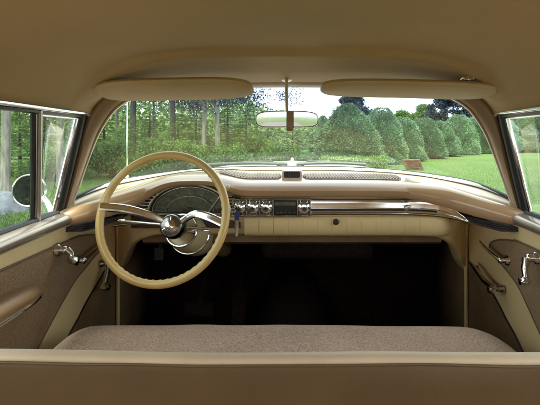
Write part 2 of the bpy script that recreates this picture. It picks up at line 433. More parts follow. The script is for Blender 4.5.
# ---- dashboard pad: profiles lofted across the car
def front_d(x):
    return catmull([(0, 1.44), (.42, 1.44), (.52, 1.425), (.59, 1.385), (.65, 1.32), (.70, 1.275), (.745, 1.262)], abs(x))
def basep(x):
    a = abs(x); lo, hi = 0, 1
    for _ in range(30):
        m_ = (lo + hi) / 2
        if catmull(BASE, m_)[0] < a: lo = m_
        else: hi = m_
    b = catmull(BASE, lo); return b[1], b[2]
def face_d(x):
    return catmull([(0, 1.49), (.42, 1.49), (.54, 1.50), (.61, 1.535), (.67, 1.61), (.71, 1.66), (.745, 1.68)], abs(x))
XB = -.372
th = math.tanh
def dash_prof(x):
    a = abs(x); fd = front_d(x); bd, bz = basep(min(a, .737))
    bd -= .006
    g = math.exp(-abs((x - XB) / .150) ** 4)
    zt = catmull([(0, -.150), (.4, -.152), (.55, -.166), (.65, -.196), (.745, -.222)], a) + .028 * g
    zl = catmull([(0, -.206), (.4, -.209), (.53, -.235), (.62, -.258), (.745, -.272)], a) + .046 * g
    fd -= .012 * g
    w = bd - fd
    pts = [(bd + .02, bz - .03), (bd, bz), (lerp(bd, fd, .22), lerp(bz, zt, .35)), (lerp(bd, fd, .5), lerp(bz, zt, .75)),
           (fd + .11 * th(w * .35 / .11), zt), (fd + .06 * th(w * .22 / .06), zt - .0015), (fd + .032 * th(w * .15 / .032), zt - .006), (fd + .013 * th(w * .08 / .013), zt - .016), (fd, lerp(zt, zl, .55)),
           (fd + .004, lerp(zt, zl, .85)), (fd + .014, zl), (fd + .05, zl + .004), (max(fd + .10, face_d(x) + .02), zl + .012)]
    return [Vector((x, d, z)) for d, z in pts]
nx = 120
xs = [-.745 + 1.49 * i / nx for i in range(nx + 1)]
mb = MB(); mb.grid([dash_prof(x) for x in xs])
dash = mb.build('dashboard', M['pad'], car, smooth=50)
# garnish moulding between glass and pad
def garnish(x, k):
    p = dash_prof(x); return p[1].lerp(p[2], k)
mb = MB(); rows = []
for x in xs:
    p = dash_prof(x); a = p[1] + Vector((0, 0, .006)); b = p[1].lerp(p[2], .72)
    rows.append([a, a + Vector((0, -.006, .002)), a.lerp(b, .5) + Vector((0, 0, .006)), b + Vector((0, .004, .004)), b + Vector((0, 0, -.002))])
mb.grid(rows); mb.build('garnish_moulding', M['garnish'], dash, smooth=50)
mb = MB(); mb.tube([dash_prof(x)[1].lerp(dash_prof(x)[2], .76) + Vector((0, 0, .001)) for x in xs], .0028, 6); mb.build('seam', M['black'], dash)

# speaker grilles on the dash top, each side of a small box
def grille(x0, x1):
    mb = MB(); n = 60; rows = []
    for i in range(n + 1):
        t = i / n; x = lerp(x0, x1, t)
        e = (min(t, 1 - t) / .06); e = min(1, e) ** .5
        p = dash_prof(x); c = p[3].lerp(p[4], .25); u = (p[2] - p[4]).normalized()
        w = .075 * e
        rp = .0012 * math.sin(i * math.pi)           # flat strip, ribs follow below
        rows.append([c - u * w + Vector((0, 0, -.002)), c - u * w + Vector((0, 0, .005)), c + Vector((0, 0, .007)), c + u * w + Vector((0, 0, .005)), c + u * w + Vector((0, 0, -.002))])
    mb.grid(rows)
    k = int(abs(x1 - x0) / .011)
    for j in range(1, k):
        x = lerp(x0, x1, j / k); p = dash_prof(x); c = p[3].lerp(p[4], .25); u = (p[2] - p[4]).normalized()
        t = min(j, k - j) / k; w = .064 * min(1, t / .06) ** .5
        mb.tube([c - u * w + Vector((0, 0, .0065)), c + Vector((0, 0, .0080)), c + u * w + Vector((0, 0, .0055))], .0024, 6, mi=0)
    mb.build('speaker_grille', M['grille'], dash)
grille(-.285, -.042); grille(.042, .425)
mb = MB()
p = dash_prof(0); c = p[3].lerp(p[4], .25)
def rrect(cx, z, w, h, d, r, n=6):
    pts = []
    for qx, qz, a0 in ((1, 1, 0), (-1, 1, 90), (-1, -1, 180), (1, -1, 270)):
        for i in range(n + 1):
            t = R(a0 + 90 * i / n); pts.append(Vector((cx + qx * (w - r) + math.cos(t) * r, d, z + qz * (h - r) + math.sin(t) * r)))
    return pts
bz = c.z + .012
o1 = rrect(0, bz, .039, .017, c.y - .055, .008); o2 = rrect(0, bz, .039, .017, c.y + .06, .008)
i1 = rrect(0, bz, .031, .012, c.y - .057, .005); i2 = rrect(0, bz, .030, .011, c.y - .035, .005)
mb.grid([o2, o1, [q + Vector((0, -.003, 0)) for q in rrect(0, bz, .037, .0155, c.y - .055, .007)], i1, i2], 0, True)
cb = mb.build('speaker_box', M['garnish'], dash, smooth=45)
mb = MB(); mb.add(rrect(0, bz, .031, .012, c.y - .036, .005), [list(range(28))])
for k in range(9): mb.box((-.026 + k * .0065, c.y - .040, bz), (.0022, .004, .021), 1)
mb.build('box_louvres', [M['black'], M['darkmetal']], dash)

# steel face under the pad, swept forward to the door edges

mb = MB(); rows = []
for x in xs:
    a = abs(x)
    d = face_d(x)
    zt = dash_prof(x)[11].z + .004
    zb = catmull([(0, -.352), (.48, -.352), (.56, -.372), (.64, -.43), (.70, -.52), (.745, -.56)], a)
    rows.append([Vector((x, d, zt)), Vector((x, d - .004, lerp(zt, zb, .35))), Vector((x, d - .002 - .02 * max(0, 1 - a / .6), lerp(zt, zb, .6))), Vector((x, d + .0, lerp(zt, zb, .93))), Vector((x, d + .015, zb)), Vector((x, d + .1, zb + .005))])
mb.grid(rows); mb.build('dash_face', M['cream'], dash, smooth=60)
# lower dark valance
mb = MB(); rows = []
for i in range(41):
    x = -.565 + 1.13 * i / 40
    rows.append([Vector((x, 1.535, -.335)), Vector((x, 1.53, -.385)), Vector((x, 1.56, -.40)), Vector((x, 1.75, -.40))])
mb.grid(rows); mb.build('lower_valance', M['kick'], dash)

# chrome instrument panel band
def band(x0, x1, taper):
    mb = MB(); n = 80; rows = []
    for i in range(n + 1):
        t = i / n; x = lerp(x0, x1, t)
        zt, zb = -.2135, -.2715
        d0 = front_d(x) + .026
        if taper and t > .8:
            e = (t - .8) / .2; zt = lerp(zt, zb + .006, e ** 2.2); 
        if taper: zb -= .012 * max(0, (t - .6) / .4) ** 2; zt -= .010 * max(0, (t - .6) / .4) ** 2
        prof = [(.03, 1.0), (.0, 1.0), (-.008, .97), (-.011, .92), (-.0085, .88), (-.0045, .865), (-.0045, .84), (-.0058, .72), (-.0070, .60), (-.0082, .48), (-.0105, .455), (-.0135, .43), (-.0135, .41), (-.010, .385), (-.003, .37), (-.003, .31), (-.008, .285), (-.0095, .22), (-.0112, .10), (-.009, .03), (.0, 0), (.03, 0)]
        rows.append([Vector((x, d0 + dd, lerp(zb, zt, k))) for dd, k in prof])
    mb.grid(rows)
    # dark paint line let into the grooves
    for kz in (.34, .865, .16):
        pts = []
        for i in range(n + 1):
            t = i / n
            if taper and t > .84: break
            pts.append(Vector((lerp(x0, x1, t), front_d(lerp(x0, x1, t)) + (.0215 if kz > .2 else .0155), lerp(-.2715, -.2135, kz) - (.011 * max(0, (t - .6) / .4) ** 2 if taper else 0))))
        mb.tube(pts, .0026 if kz == .34 else .0013, 6, mi=1)
    return mb
band(.066, .605, True).build('chrome_band', [M['flute'], M['black']], dash, smooth=14)
mb = MB(); mb.lathe([(0, 0), (.011, 0), (.012, .004), (.008, .009), (.004, .010), (0, .0095)], (.415, front_d(.415) + .018, -.244), (0, -1, 0), 24)
for k in range(4): a_ = R(45 + 90 * k); mb.tube([(.415 + .010 * math.cos(a_), front_d(.415) + .013, -.244 + .010 * math.sin(a_)), (.415 + .019 * math.cos(a_), front_d(.415) + .014, -.244 + .012 * math.sin(a_))], [.003, .0015], 6)
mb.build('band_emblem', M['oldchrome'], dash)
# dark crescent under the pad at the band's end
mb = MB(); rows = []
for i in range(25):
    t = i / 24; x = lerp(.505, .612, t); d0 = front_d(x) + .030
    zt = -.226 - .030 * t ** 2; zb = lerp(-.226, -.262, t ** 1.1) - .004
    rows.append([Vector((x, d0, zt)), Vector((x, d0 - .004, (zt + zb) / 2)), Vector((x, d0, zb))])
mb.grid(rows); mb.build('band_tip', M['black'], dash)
# control bank with radio: dark panel with chrome rims
mb = MB()
mb.box((-.088, 1.466, -.2425), (.308, .02, .058))
mb.build('control_panel', M['darkmetal'], dash, bevel=.003)
mb = MB()
for z in (-.2135, -.2715): mb.tube([(-.243, 1.452, z), (.066, 1.452, z)], .0035, 8)
for x in (-.243, -.212, -.163, -.116, -.068, .020, .066): mb.tube([(x, 1.453, -.2135), (x, 1.453, -.2715)], .0028, 8)
for k in range(5):
    z = -.222 - k * .011
    mb.tube([(-.243, 1.4545, z), (-.068, 1.4545, z)], .0012, 6)
for x in (-.188, -.140, -.092, .043):
    for k in range(12):
        a_ = 2 * math.pi * k / 12; mb.tube([(x + .019 * math.cos(a_), 1.4535, -.2425 + .019 * math.sin(a_)), (x + .026 * math.cos(a_), 1.4545, -.2425 + .027 * math.sin(a_))], [.0022, .0012], 6)
mb.build('control_trim', M['oldchrome'], dash)
mb = MB(); mb.box((-.024, 1.454, -.2425), (.082, .006, .05)); 
mb.build('radio', M['black'], dash, bevel=.002)
mb = MB(); mb.box((-.024, 1.4500, -.228), (.074, .003, .014)); mb.build('radio_dial', M['gaugeband'], dash, bevel=.001)
mb = MB()
for k in range(5): mb.box((-.053 + k * .0145, 1.448, -.258), (.011, .012, .008))
mb.build('radio_buttons', M['darkmetal'], dash, bevel=.0015)
def knob(x, z, r=.014):
    mb = MB(); n = 30
    prof = [(0, -.002), (r * 1.45, -.002), (r * 1.45, .004), (r * 1.1, .006), (r * .75, .008), (r * .78, .018), (r * 1.0, .022), (r * 1.0, .028), (r * .72, .033), (r * .6, .030), (0, .031)]
    c_ = Vector((x, 1.456, z)); rows = []
    for rr, h in prof:
        rows.append([c_ + Vector((math.cos(2 * math.pi * k / n) * rr * (1 + (.07 * math.cos(k * math.pi) if rr > r * .9 and h > .01 else 0)), -h, math.sin(2 * math.pi * k / n) * rr * (1 + (.07 * math.cos(k * math.pi) if rr > r * .9 and h > .01 else 0)))) for k in range(n)])
    mb.grid(rows, 0, True, True)
    mb.lathe([(0, 0), (r * .5, 0), (r * .42, .003), (0, .004)], c_ + Vector((0, -.031, 0)), (0, -1, 0), 16, 1)
    mb.build('knob', [M['chrome'], M['black']], dash)
for x in (-.188, -.140, -.092, .043): knob(x, -.2425)

# cream pleated glove box front
mb = MB(); rows = []; n = 700; gx0, gx1 = -.172, .64
for i in range(n + 1):
    x = lerp(gx0, gx1, i / n)
    t = ((x - gx0) / .0525) % 1; gro = .0018 * math.exp(-(min(t, 1 - t) / .03) ** 2) if x < .50 else 0
    e_ = max(0, min(1, (x - .50) / .14)); e_ = e_ * e_ * (3 - 2 * e_)
    f0 = lerp(front_d(x) + .022, face_d(x) + .012, e_)
    rows.append([Vector((x, f0 + .04, -.276)), Vector((x, f0 + gro, -.277)), Vector((x, f0 - .007 + gro, -.285)), Vector((x, f0 - .011 + gro, -.300)), Vector((x, f0 - .009 + gro, -.322)), Vector((x, f0 + .001 + gro, -.340)), Vector((x, f0 + .012, -.349)), Vector((x, f0 + .06, -.350))])
mb.grid(rows); 
gb = mb.build('glove_box_front', M['cream'], dash, smooth=50)
mb = MB()
for k in range(15):
    x = gx0 + .0525 * k
    if x > .51: break
    f0 = front_d(x) + .022
    mb = MB(); mb.tube([(x, f0 + .0015, -.279), (x, f0 - .0042, -.285), (x, f0 - .0082, -.300), (x, f0 - .0062, -.322), (x, f0 + .004, -.340)], .0009 if k not in (1, 2) else .0017, 5)
    mb.build('pleat_seam', M['seam'], dash)
mb = MB(); mb.lathe([(0, 0), (.011, 0), (.011, .005), (.008, .008), (0, .008)], (.157, 1.4475, -.292), (0, -1, 0), 20); mb.box((.157, 1.438, -.292), (.003, .003, .012), 1)
mb.build('lock_button', [M['darkmetal'], M['black']], dash)
# hanging blue and chrome pull at the left of the glove panel
mb = MB(); mb.box((-.193, 1.418, -.266), (.016, .010, .030), 0); mb.tube([(-.193, 1.44, -.262), (-.193, 1.418, -.270), (-.193, 1.416, -.300), (-.194, 1.420, -.338)], [.006, .0075, .0085, .006], 10, mi=1, flat=.6, up=(0, 1, 0))
mb.build('pull_handle', [M['bluetag'], M['chrome']], dash, bevel=.001)
# black ribbed wedges stand in for shade in the gaps under the pad's ends
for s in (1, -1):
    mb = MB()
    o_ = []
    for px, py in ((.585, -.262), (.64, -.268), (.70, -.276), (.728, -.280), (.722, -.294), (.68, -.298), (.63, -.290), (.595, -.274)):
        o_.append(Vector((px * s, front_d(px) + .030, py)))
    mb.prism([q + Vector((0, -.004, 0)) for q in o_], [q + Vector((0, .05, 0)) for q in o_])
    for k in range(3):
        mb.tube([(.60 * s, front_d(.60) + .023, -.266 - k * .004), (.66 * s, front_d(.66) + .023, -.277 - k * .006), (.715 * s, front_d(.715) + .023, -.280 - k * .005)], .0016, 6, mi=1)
    mb.build('pad_gap_shade', [M['black'], M['darkmetal']], dash)
    # small chrome screw/lamp next to the black wedge
    mb = MB(); mb.lathe([(0, 0), (.008, 0), (.007, .004), (.003, .007), (0, .007)], (.60 * s + .012 * s, front_d(.61) + .045, -.255), (0, -1, 0), 16)
    mb.build('trim_screw', M['chrome'], dash)

# instrument cluster in the raised hood
CX, CZ, CD = -.368, -.262, 1.462
def arc(rx, rz, d, n=40, a0=0, a1=180):
    return [Vector((CX + rx * math.cos(R(lerp(a0, a1, i / n))), d, CZ + rz * math.sin(R(lerp(a0, a1, i / n))))) for i in range(n + 1)]
mb = MB()
RX, RZ = .145, .100
mb.add(arc(RX, RZ, CD) , [list(range(41))], 0)
def sector(r0, r1, d, a0, a1, mi, n=30):
    mb.grid([arc(RX * r0, RZ * r0, d, n, a0, a1), arc(RX * r1, RZ * r1, d, n, a0, a1)], mi)
sector(.62, .90, CD - .002, 12, 168, 1)
sector(.20, .55, CD - .0025, 8, 172, 1)
for k in range(25):
    a_ = 15 + 150 * k / 24
    big = k % 4 == 0
    sector(.76 if big else .83, .89, CD - .0035, a_ - .5, a_ + .5, 2, 2)
    if big: sector(.66, .73, CD - .0035, a_ - 2.6, a_ + 2.6, 2, 4)
sector(.56, .60, CD - .0035, 20, 160, 2)
for a_ in (28, 60, 120, 150): sector(.3, .48, CD - .0038, a_ - 1, a_ + 1, 2, 2)
mb.tube([Vector((CX, CD - .006, CZ + .01)), Vector((CX - RX * .55, CD - .006, CZ + RZ * .52))], .0012, 6, mi=2)
cl = mb.build('instrument_cluster', [M['gauge'], M['gaugeband'], M['gaugemark']], dash, smooth=0)
mb = MB()
mb.tube(arc(RX + .003, RZ + .003, CD - .010, 60, -4, 184), .0055, 10)
mb.tube(arc(RX * .93, RZ * .93, CD - .005, 60, 4, 176), .0018, 6)
mb.tube(arc(RX * .60, RZ * .60, CD - .005, 60, 6, 174), .0018, 6)
mb.tube([(CX - .215, CD - .010, CZ - .004), (CX + .150, CD - .010, CZ - .004)], .0045, 8)
# stepped chrome flutes beside the dial
for k in range(7):
    t = k / 6
    for sd in (-1, 1):
        a_ = R(90 + sd * (48 + 40 * t)); q0 = Vector((CX + math.cos(a_) * RX * 1.04, CD - .012, CZ + math.sin(a_) * RZ * 1.04)); q1 = Vector((CX + math.cos(a_) * RX * 1.30, CD - .014, CZ + math.sin(a_) * RZ * 1.06))
        mb.tube([q0, q1], .0034, 8)
mb.build('cluster_bezel', M['oldchrome'], dash, smooth=50)
mb = MB()
mb.box((CX - .02, CD + .03, -.262), (.40, .03, .12)); mb.build('cluster_back', M['darkmetal'], dash)
# chrome strips on the dash left of the wheel
mb = MB()
for z, r in ((-.232, .006), (-.300, .004)):
    mb.tube([(x, front_d(x) + .043, z + .05 * max(0, abs(x) - .55)) for x in [-.62 + .012 * i for i in range(20)]], r, 8)
mb.build('dash_strip', M['oldchrome'], dash)

# ---- steering wheel and column
WC = Vector((-.411, 1.285, -.243)); AX = Vector((.06, .94, -.315)).normalized()    # axis points forward and down
WU = (Vector((0, 0, 1)) - AX * AX.z).normalized(); WW = AX.cross(WU)          # WW points to the left (-x)
WR = .2035
HUB = at(172, 226, 1.345)
CAX = Vector((.13, .92, -.37)).normalized()
def wdir(deg):       # 0 = right, 90 = up as the driver sees it
    return -WW * math.cos(R(deg)) + WU * math.sin(R(deg))
mb = MB(); NN = 220; rows = []
for i in range(NN + 1):
    t = 360 * i / NN; d = wdir(t)
    notch = 1 + .17 * max(0, math.sin(R(t) * 56)) * (1 if (130 < t < 330) else .35)
    ro = []
    for k in range(16):
        a_ = 2 * math.pi * k / 16
        rx = .0128; ry = .0122
        sg = math.cos(a_)
        f_ = notch if sg < -.2 else 1
        ro.append(WC + d * (WR + math.cos(a_) * rx * f_) + AX * math.sin(a_) * ry)
    rows.append(ro)
mb.grid(rows, 0, True)
wheel = mb.build('steering_wheel', M['ivory'], car, smooth=60)
def spoke(pts):
    path = smooth_line([tuple(p) for p in pts], 6); mb = MB(); rows = []
    for i, c_ in enumerate(path):
        t = (path[min(i + 1, len(path) - 1)] - path[max(i - 1, 0)]).normalized(); tang = AX.cross(t).normalized(); nr = t.cross(tang)
        if nr.y < 0: nr = -nr
        u_ = i / (len(path) - 1); ww = lerp(.010, .0145, min(1, u_ * 1.6)); h = .006
        prof = [(-1, .8), (-1, -.2), (-.8, -1), (-.45, -1.15), (-.38, -.5), (-.3, -.5), (-.22, -1.2), (.22, -1.2), (.3, -.5), (.38, -.5), (.45, -1.15), (.8, -1), (1, -.2), (1, .8)]
        rows.append([c_ + tang * (u * ww) + nr * (v * h) for u, v in prof])
    mb.grid(rows, 0, True, True)
    mb.build('spoke', M['flute'], wheel, smooth=40)
spoke([at(164, 221, 1.345), at(150, 215, 1.335), at(126, 209, 1.315), at(100, 206.5, 1.29)])
spoke([at(182, 221, 1.335), at(195, 214, 1.315), at(209, 217, 1.295), at(224, 224, 1.28)])
# hub with horn button
mb = MB(); mb.lathe([(0, .05), (.036, .05), (.042, .02), (.041, .0), (.036, -.010), (.030, -.012)], HUB, AX, 36)
mb.build('hub', M['darkmetal'], wheel)
mb = MB(); mb.lathe([(.036, -.006), (.037, -.012), (.034, -.015), (.0325, -.013), (.026, -.016), (.014, -.019), (0, -.0195)], HUB, AX, 36)
mb.build('horn_button', M['darkchrome'], wheel)
mb = MB(); mb.lathe([(.0175, -.017), (.018, -.021), (.010, -.025), (0, -.0255)], HUB, AX, 28)
for k in range(3):
    d = wdir(90 + 120 * k); mb.tube([HUB - AX * .017 + d * .014, HUB - AX * .017 + d * .029], [.003, .0015], 8)
mb.build('horn_emblem', M['chrome'], wheel)
# column
mb = MB(); mb.lathe([(0, .02), (.026, .02), (.026, .090), (.052, .090), (.054, .080), (.057, .081), (.064, .11), (.071, .15), (.074, .20), (.071, .25), (.056, .29), (.044, .32), (.038, .60), (0, .60)], HUB, CAX, 40)
colm = mb.build('steering_column', M['columnpaint'], car)
mb = MB(); mb.ring(HUB + CAX * .082, CAX, .0555, .0045, 60, 10); mb.ring(HUB + CAX * .165, CAX, .0720, .005, 60, 10); mb.build('column_ring', M['chrome'], colm)
# turn signal lever on the left, gear lever on the right
mb = MB(); q = HUB + CAX * .06
mb.tube([q + wdir(185) * .04, q + wdir(180) * .11 - AX * .01, at(122, 221, 1.345)], [.006, .0048, .0045], 10)
mb.lathe([(0, 0), (.0055, .001), (.0055, .02), (.003, .026), (0, .027)], at(122, 221, 1.345) + Vector((.012, 0, 0)), (-1, 0, 0.05), 14)
mb.lathe([(0, 0), (.013, 0), (.013, .02), (0, .022)], q + wdir(184) * .038, wdir(184), 18)
mb.build('turn_signal_lever', M['chrome'], colm)
mb = MB(); q = HUB + CAX * .07
e1 = at(226, 189, 1.40)
mb.tube([q + wdir(30) * .05, at(208, 213, 1.445), at(217, 201, 1.42), e1], [.008, .006, .0052, .005], 12)
mb.lathe([(0, -.012), (.006, -.012), (.0095, 0), (.009, .012), (.004, .018), (0, .0185)], e1, (e1 - at(217, 201, 1.42)), 18, 1)
mb.build('gear_lever', [M['chrome'], M['columnpaint']], colm)

# ---- doors
SILL = -.262
def door(s):
    X = .722
    # door shell: inner cream panel outline in (d, z), with the rounded top front corner
    def outline(inset=0):
        pts = [(.50, -.275), (1.30, -.268)]
        for k in range(9):
            t = k / 8; a_ = R(90 - 90 * t); pts.append((1.56 + .10 * math.cos(a_), -.385 + .10 * math.sin(a_)))
        pts += [(1.655, -.56), (1.64, -.90), (.50, -.90)]
        return pts
    o_ = outline()
    mb = MB()
    inner = [Vector((s * X, d, z)) for d, z in o_]; back = [Vector((s * (X + .055), d, z)) for d, z in o_]
    mb.prism(inner, back)
    dr = mb.build('front_door', M['cream'], car, bevel=.008)
    # outer steel skin
    mb = MB()
    rows = []
    for z, x in ((-.255, .80), (-.30, .88), (-.45, .91), (-.7, .90), (-.92, .86)):
        rows.append([Vector((s * x, d, z)) for d in (.46, .8, 1.2, 1.66)])
    mb.grid(rows); mb.build('outer_skin', M['carpaint'], dr, solid=.004)
    # cloth insert with welted edge
    ins = [(.50, -.322), (1.27, -.322), (1.38, -.327), (1.46, -.341), (1.52, -.362), (1.545, -.385), (1.535, -.405), (1.50, -.415), (1.46, -.425), (1.40, -.445), (1.33, -.468), (1.21, -.54), (1.10, -.62), (.98, -.74), (.88, -.88), (.50, -.88)]
    if s > 0: ins = [(d - .075 * max(0, min(1, (d - 1.15) / .25)), z) for d, z in ins]
    mb = MB(); mb.prism([Vector((s * (X - .006), d, z)) for d, z in ins], [Vector((s * (X + .002), d, z)) for d, z in ins])
    mb.build('cloth_panel', M['doorcloth'], dr, bevel=.003)
    mb = MB(); mb.tube(smooth_line([(s * (X - .005), d, z) for d, z in ins[:15]], 3), .0032, 8); mb.build('welt', M['brownvinyl'], dr)
    # lower brown panel in front of the cream stripe
    low = [(1.645, -.50), (1.576, -.490), (1.50, -.528), (1.42, -.565), (1.363, -.600), (1.29, -.640), (1.20, -.72), (1.12, -.88), (1.645, -.88)]
    mb = MB(); mb.prism([Vector((s * (X - .004), d, z)) for d, z in low], [Vector((s * (X + .002), d, z)) for d, z in low])
    mb.build('kick_board', M['kick'], dr, bevel=.002)
    mb = MB(); mb.tube(smooth_line([(s * (X - .003), d, z) for d, z in low[1:8]], 3), .003, 8); mb.build('welt', M['black'], dr)
    # painted window sill
    mb = MB(); rows = []
    for i in range(25):
        d = lerp(.5, 1.335, i / 24); zz = lerp(-.268, -.240, min(1, (d - .5) / .8)); e = .012 * max(0, (d - 1.30) / .035)
        pr = [(.712, -.030), (.700, -.022), (.695, -.010), (.698, .000), (.708, .006), (.728, .010), (.748, .012), (.770, .008), (.775, -.03)]
        rows.append([Vector((s * (x + e), d, zz + z)) for x, z in pr])
    mb.grid(rows, 0, False, True); mb.build('window_sill', M['sill'], dr, smooth=60)
    # armrest
    mb = MB(); rows = []
    for i in range(27):
        t = i / 26; d = lerp(.55, 1.135, t)
        w = .062 * (1 - .25 * t); h = .034 * (1 - .12 * t); zc = -.418 + .030 * math.sin(math.pi * min(1, t * 1.1)) * .3
        if t > .86: e = (t - .86) / .14; k = math.sqrt(max(0, 1 - e * e)); w *= max(.05, k); h *= max(.1, k)
        rows.append([Vector((s * (X - .002 - w * (math.sin(a_)) ** .8), d, zc + h * math.cos(a_))) for a_ in [math.pi * j / 14 for j in range(15)]])
    mb.grid(rows, 0, False, True); mb.build('armrest', M['armrest'], dr, smooth=70)
    mb = MB(); mb.tube([Vector((s * (X - .002 - .058 * (1 - .25 * t) * min(1, math.sqrt(max(0, 1 - max(0, (t - .86) / .14) ** 2)))), lerp(.55, 1.135, t), -.425)) for t in [i / 30 for i in range(31)]], .005, 8); mb.build('armrest_trim', M['chrome'], dr)
    # handles: door lever, window crank, lower lever
    xs_ = s * (X - .006)
    def rosette(d, z, r=.019):
        m_ = MB(); m_.lathe([(0, 0), (r, 0), (r * .98, .004), (r * .80, .009), (r * .66, .015), (r * .62, .024), (r * .5, .029), (r * .25, .032), (0, .0325)], (xs_, d, z), (-s, 0, 0), 24); return m_
    m1 = rosette(1.345, -.400)
    m1.tube([(xs_ - s * .026, 1.345, -.395), (xs_ - s * .034, 1.39, -.384), (xs_ - s * .036, 1.43, -.376), (xs_ - s * .036, 1.465, -.366)], [.010, .009, .0075, .005], 12, flat=.7)
    m1.build('door_handle', M['chrome'], dr)
    m2 = rosette(1.185 if s > 0 else 1.235, -.345 if s > 0 else -.335, .022)
    if s > 0:
        m2.tube([(xs_ - s * .030, 1.185, -.345), (xs_ - s * .038, 1.182, -.375), (xs_ - s * .040, 1.170, -.402)], [.012, .009, .008], 12)
        m2.lathe([(0, 0), (.011, .001), (.013, .012), (.010, .026), (0, .030)], (xs_ - s * .034, 1.168, -.406), (-s, 0, -.1), 18)
    else:
        m2.tube([(xs_ - s * .030, 1.235, -.335), (xs_ - s * .042, 1.235, -.345), (xs_ - s * .046, 1.234, -.356)], [.012, .011, .010], 12)
        m2.lathe([(0, 0), (.012, .001), (.015, .012), (.012, .028), (0, .034)], (xs_ - s * .040, 1.234, -.360), (-s, -.5, -.2), 18)
    m2.build('window_crank', M['chrome' if s > 0 else 'oldchrome'], dr)
    if s > 0:
        m3 = rosette(1.375, -.505, .014)
        m3.tube([(xs_ - s * .026, 1.375, -.505), (xs_ - s * .038, 1.43, -.495), (xs_ - s * .042, 1.50, -.470), (xs_ - s * .040, 1.545, -.462)], [.012, .010, .0075, .005], 12)
        m3.lathe([(0, 0), (.011, .001), (.013, .010), (.009, .022), (0, .026)], (xs_ - s * .030, 1.372, -.508), (-s, 0, 0), 18)
    else:
        m3 = rosette(1.515, -.462, .014)
        m3.tube([(xs_ - s * .026, 1.515, -.462), (xs_ - s * .034, 1.495, -.490), (xs_ - s * .036, 1.470, -.522)], [.011, .0085, .0085], 12)
        m3.lathe([(0, 0), (.013, .001), (.016, .012), (.012, .026), (0, .030)], (xs_ - s * .030, 1.465, -.530), (-s, -.3, 0), 18)
    m3.build('vent_crank', M['oldchrome'], dr)
    # window: belt line at z -.235, roof rail at z .08
    def wp(d, k, off=0): return Vector((s * (lerp(.742, .672, k) + off), d, lerp(-.235, .082, k)))
    dv = lambda k: lerp(1.178, 1.072, k)
    mb = MB(); mb.tube([wp(1.288, -.04, .002), wp(1.295, .5, .002), wp(1.302, 1.0, .002)], .018, 10, flat=.75)
    mb.tube([wp(1.288, .985), wp(1.07, .985), wp(.5, .985)], .0085, 8)
    mb.tube([wp(1.28, .02), wp(1.18, .012), wp(.5, -.06)], .010, 8)
    mb.build('window_seal', M['rubber'], dr)
    mb = MB(); mb.tube([wp(1.252, .02, -.002), wp(1.259, .5, -.002), wp(1.265, .955, -.002)], .006, 8)
    mb.tube([wp(1.258, .955, -.002), wp(1.08, .955, -.002)], .004, 8)
    mb.build('vent_frame', M['chrome'], dr)
    mb = MB(); mb.tube([wp(dv(-.04), -.04, -.004), wp(dv(.5), .5, -.004), wp(dv(.99), .99, -.004)], .0085, 10, flat=.8)
    mb.build('divider_bar', M['satin'], dr)
    mb = MB(); mb.tube([wp(dv(-.04) - .019, -.04), wp(dv(.99) - .019, .99)], .0075, 8); mb.build('divider_seal', M['rubber'], dr)
    mb = MB(); mb.grid([[wp(lerp(dv(k / 3), lerp(1.27, 1.28, k / 3), i / 3), k / 3, .004) for i in range(4)] for k in range(4)]); mb.build('vent_pane', M['glass'], dr, solid=.004)
    mb = MB(); mb.grid([[wp(lerp(.49, dv(k / 3) - .012, i / 3), k / 3, .006) for i in range(4)] for k in range(4)]); mb.build('window_pane', M['glass'], dr, solid=.004)
    return dr
dl = door(-1); drr = door(1)
# chrome roof rail trims over the side glass
for s in (1, -1):
    mb = MB(); mb.tube([(s * (.655), 1.285, .083), (s * .655, .9, .085), (s * .655, .3, .086), (s * .648, -.4, .08), (s * .63, -.75, .07)], .009, 10, flat=.75)
    mb.build('roof_rail_trim', M['chrome'], car)
    mb = MB(); mb.tube([(s * .690, 1.30, .10), (s * .69, .3, .105), (s * .67, -.75, .09)], .028, 10); mb.build('drip_rail', M['carpaint'], car)
# round mirror outside the left door
mcn = at(29, 190.5, 1.45)
mb = MB(); axm = Vector((.13, -.985, .075)).normalized()
mb.lathe([(.052, 0.001), (.056, .003), (.0585, .0), (.058, -.008), (.050, -.022), (.03, -.034), (0, -.038)], mcn, axm, 40)
mb.tube([mcn + Vector((.03, .02, -.015)), mcn + Vector((.075, -.01, -.045)), mcn + Vector((.12, -.05, -.085))], [.009, .010, .013], 12, flat=.7)
sm = mb.build('side_mirror', M['chrome'], dl)
mb = MB(); mb.lathe([(0, .0015), (.054, .0015)], mcn, axm, 40); mb.build('side_mirror_glass', M['mirror'], dl, smooth=0)

# ---- kick panels, firewall, floor
for s in (1, -1):
    mb = MB(); mb.grid([[Vector((s * x, d, z)) for d in (1.668, 1.8, 2.02)] for x, z in ((.74, -.27), (.735, -.38), (.728, -.6), (.72, -.92))]); mb.build('cowl_side_panel', M['kick'], car, solid=.01)
    mb = MB(); mb.tube([(s * .700, 1.50, -.305), (s * .712, 1.60, -.315), (s * .716, 1.655, -.345), (s * .717, 1.668, -.40), (s * .716, 1.668, -.55), (s * .712, 1.655, -.90)], .007, 8); mb.build('door_windlace', M['cream'], car)
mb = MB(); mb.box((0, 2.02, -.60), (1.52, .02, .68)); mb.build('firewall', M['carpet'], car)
mb = MB(); rows = []
for i in range(33):
    x = -.86 + 1.72 * i / 32
    hump = .15 * math.exp(-(x / .16) ** 4)
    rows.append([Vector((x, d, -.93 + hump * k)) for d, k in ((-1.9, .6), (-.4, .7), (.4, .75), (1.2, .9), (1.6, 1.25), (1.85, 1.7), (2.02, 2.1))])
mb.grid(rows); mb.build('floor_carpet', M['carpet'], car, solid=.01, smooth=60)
mb = MB()
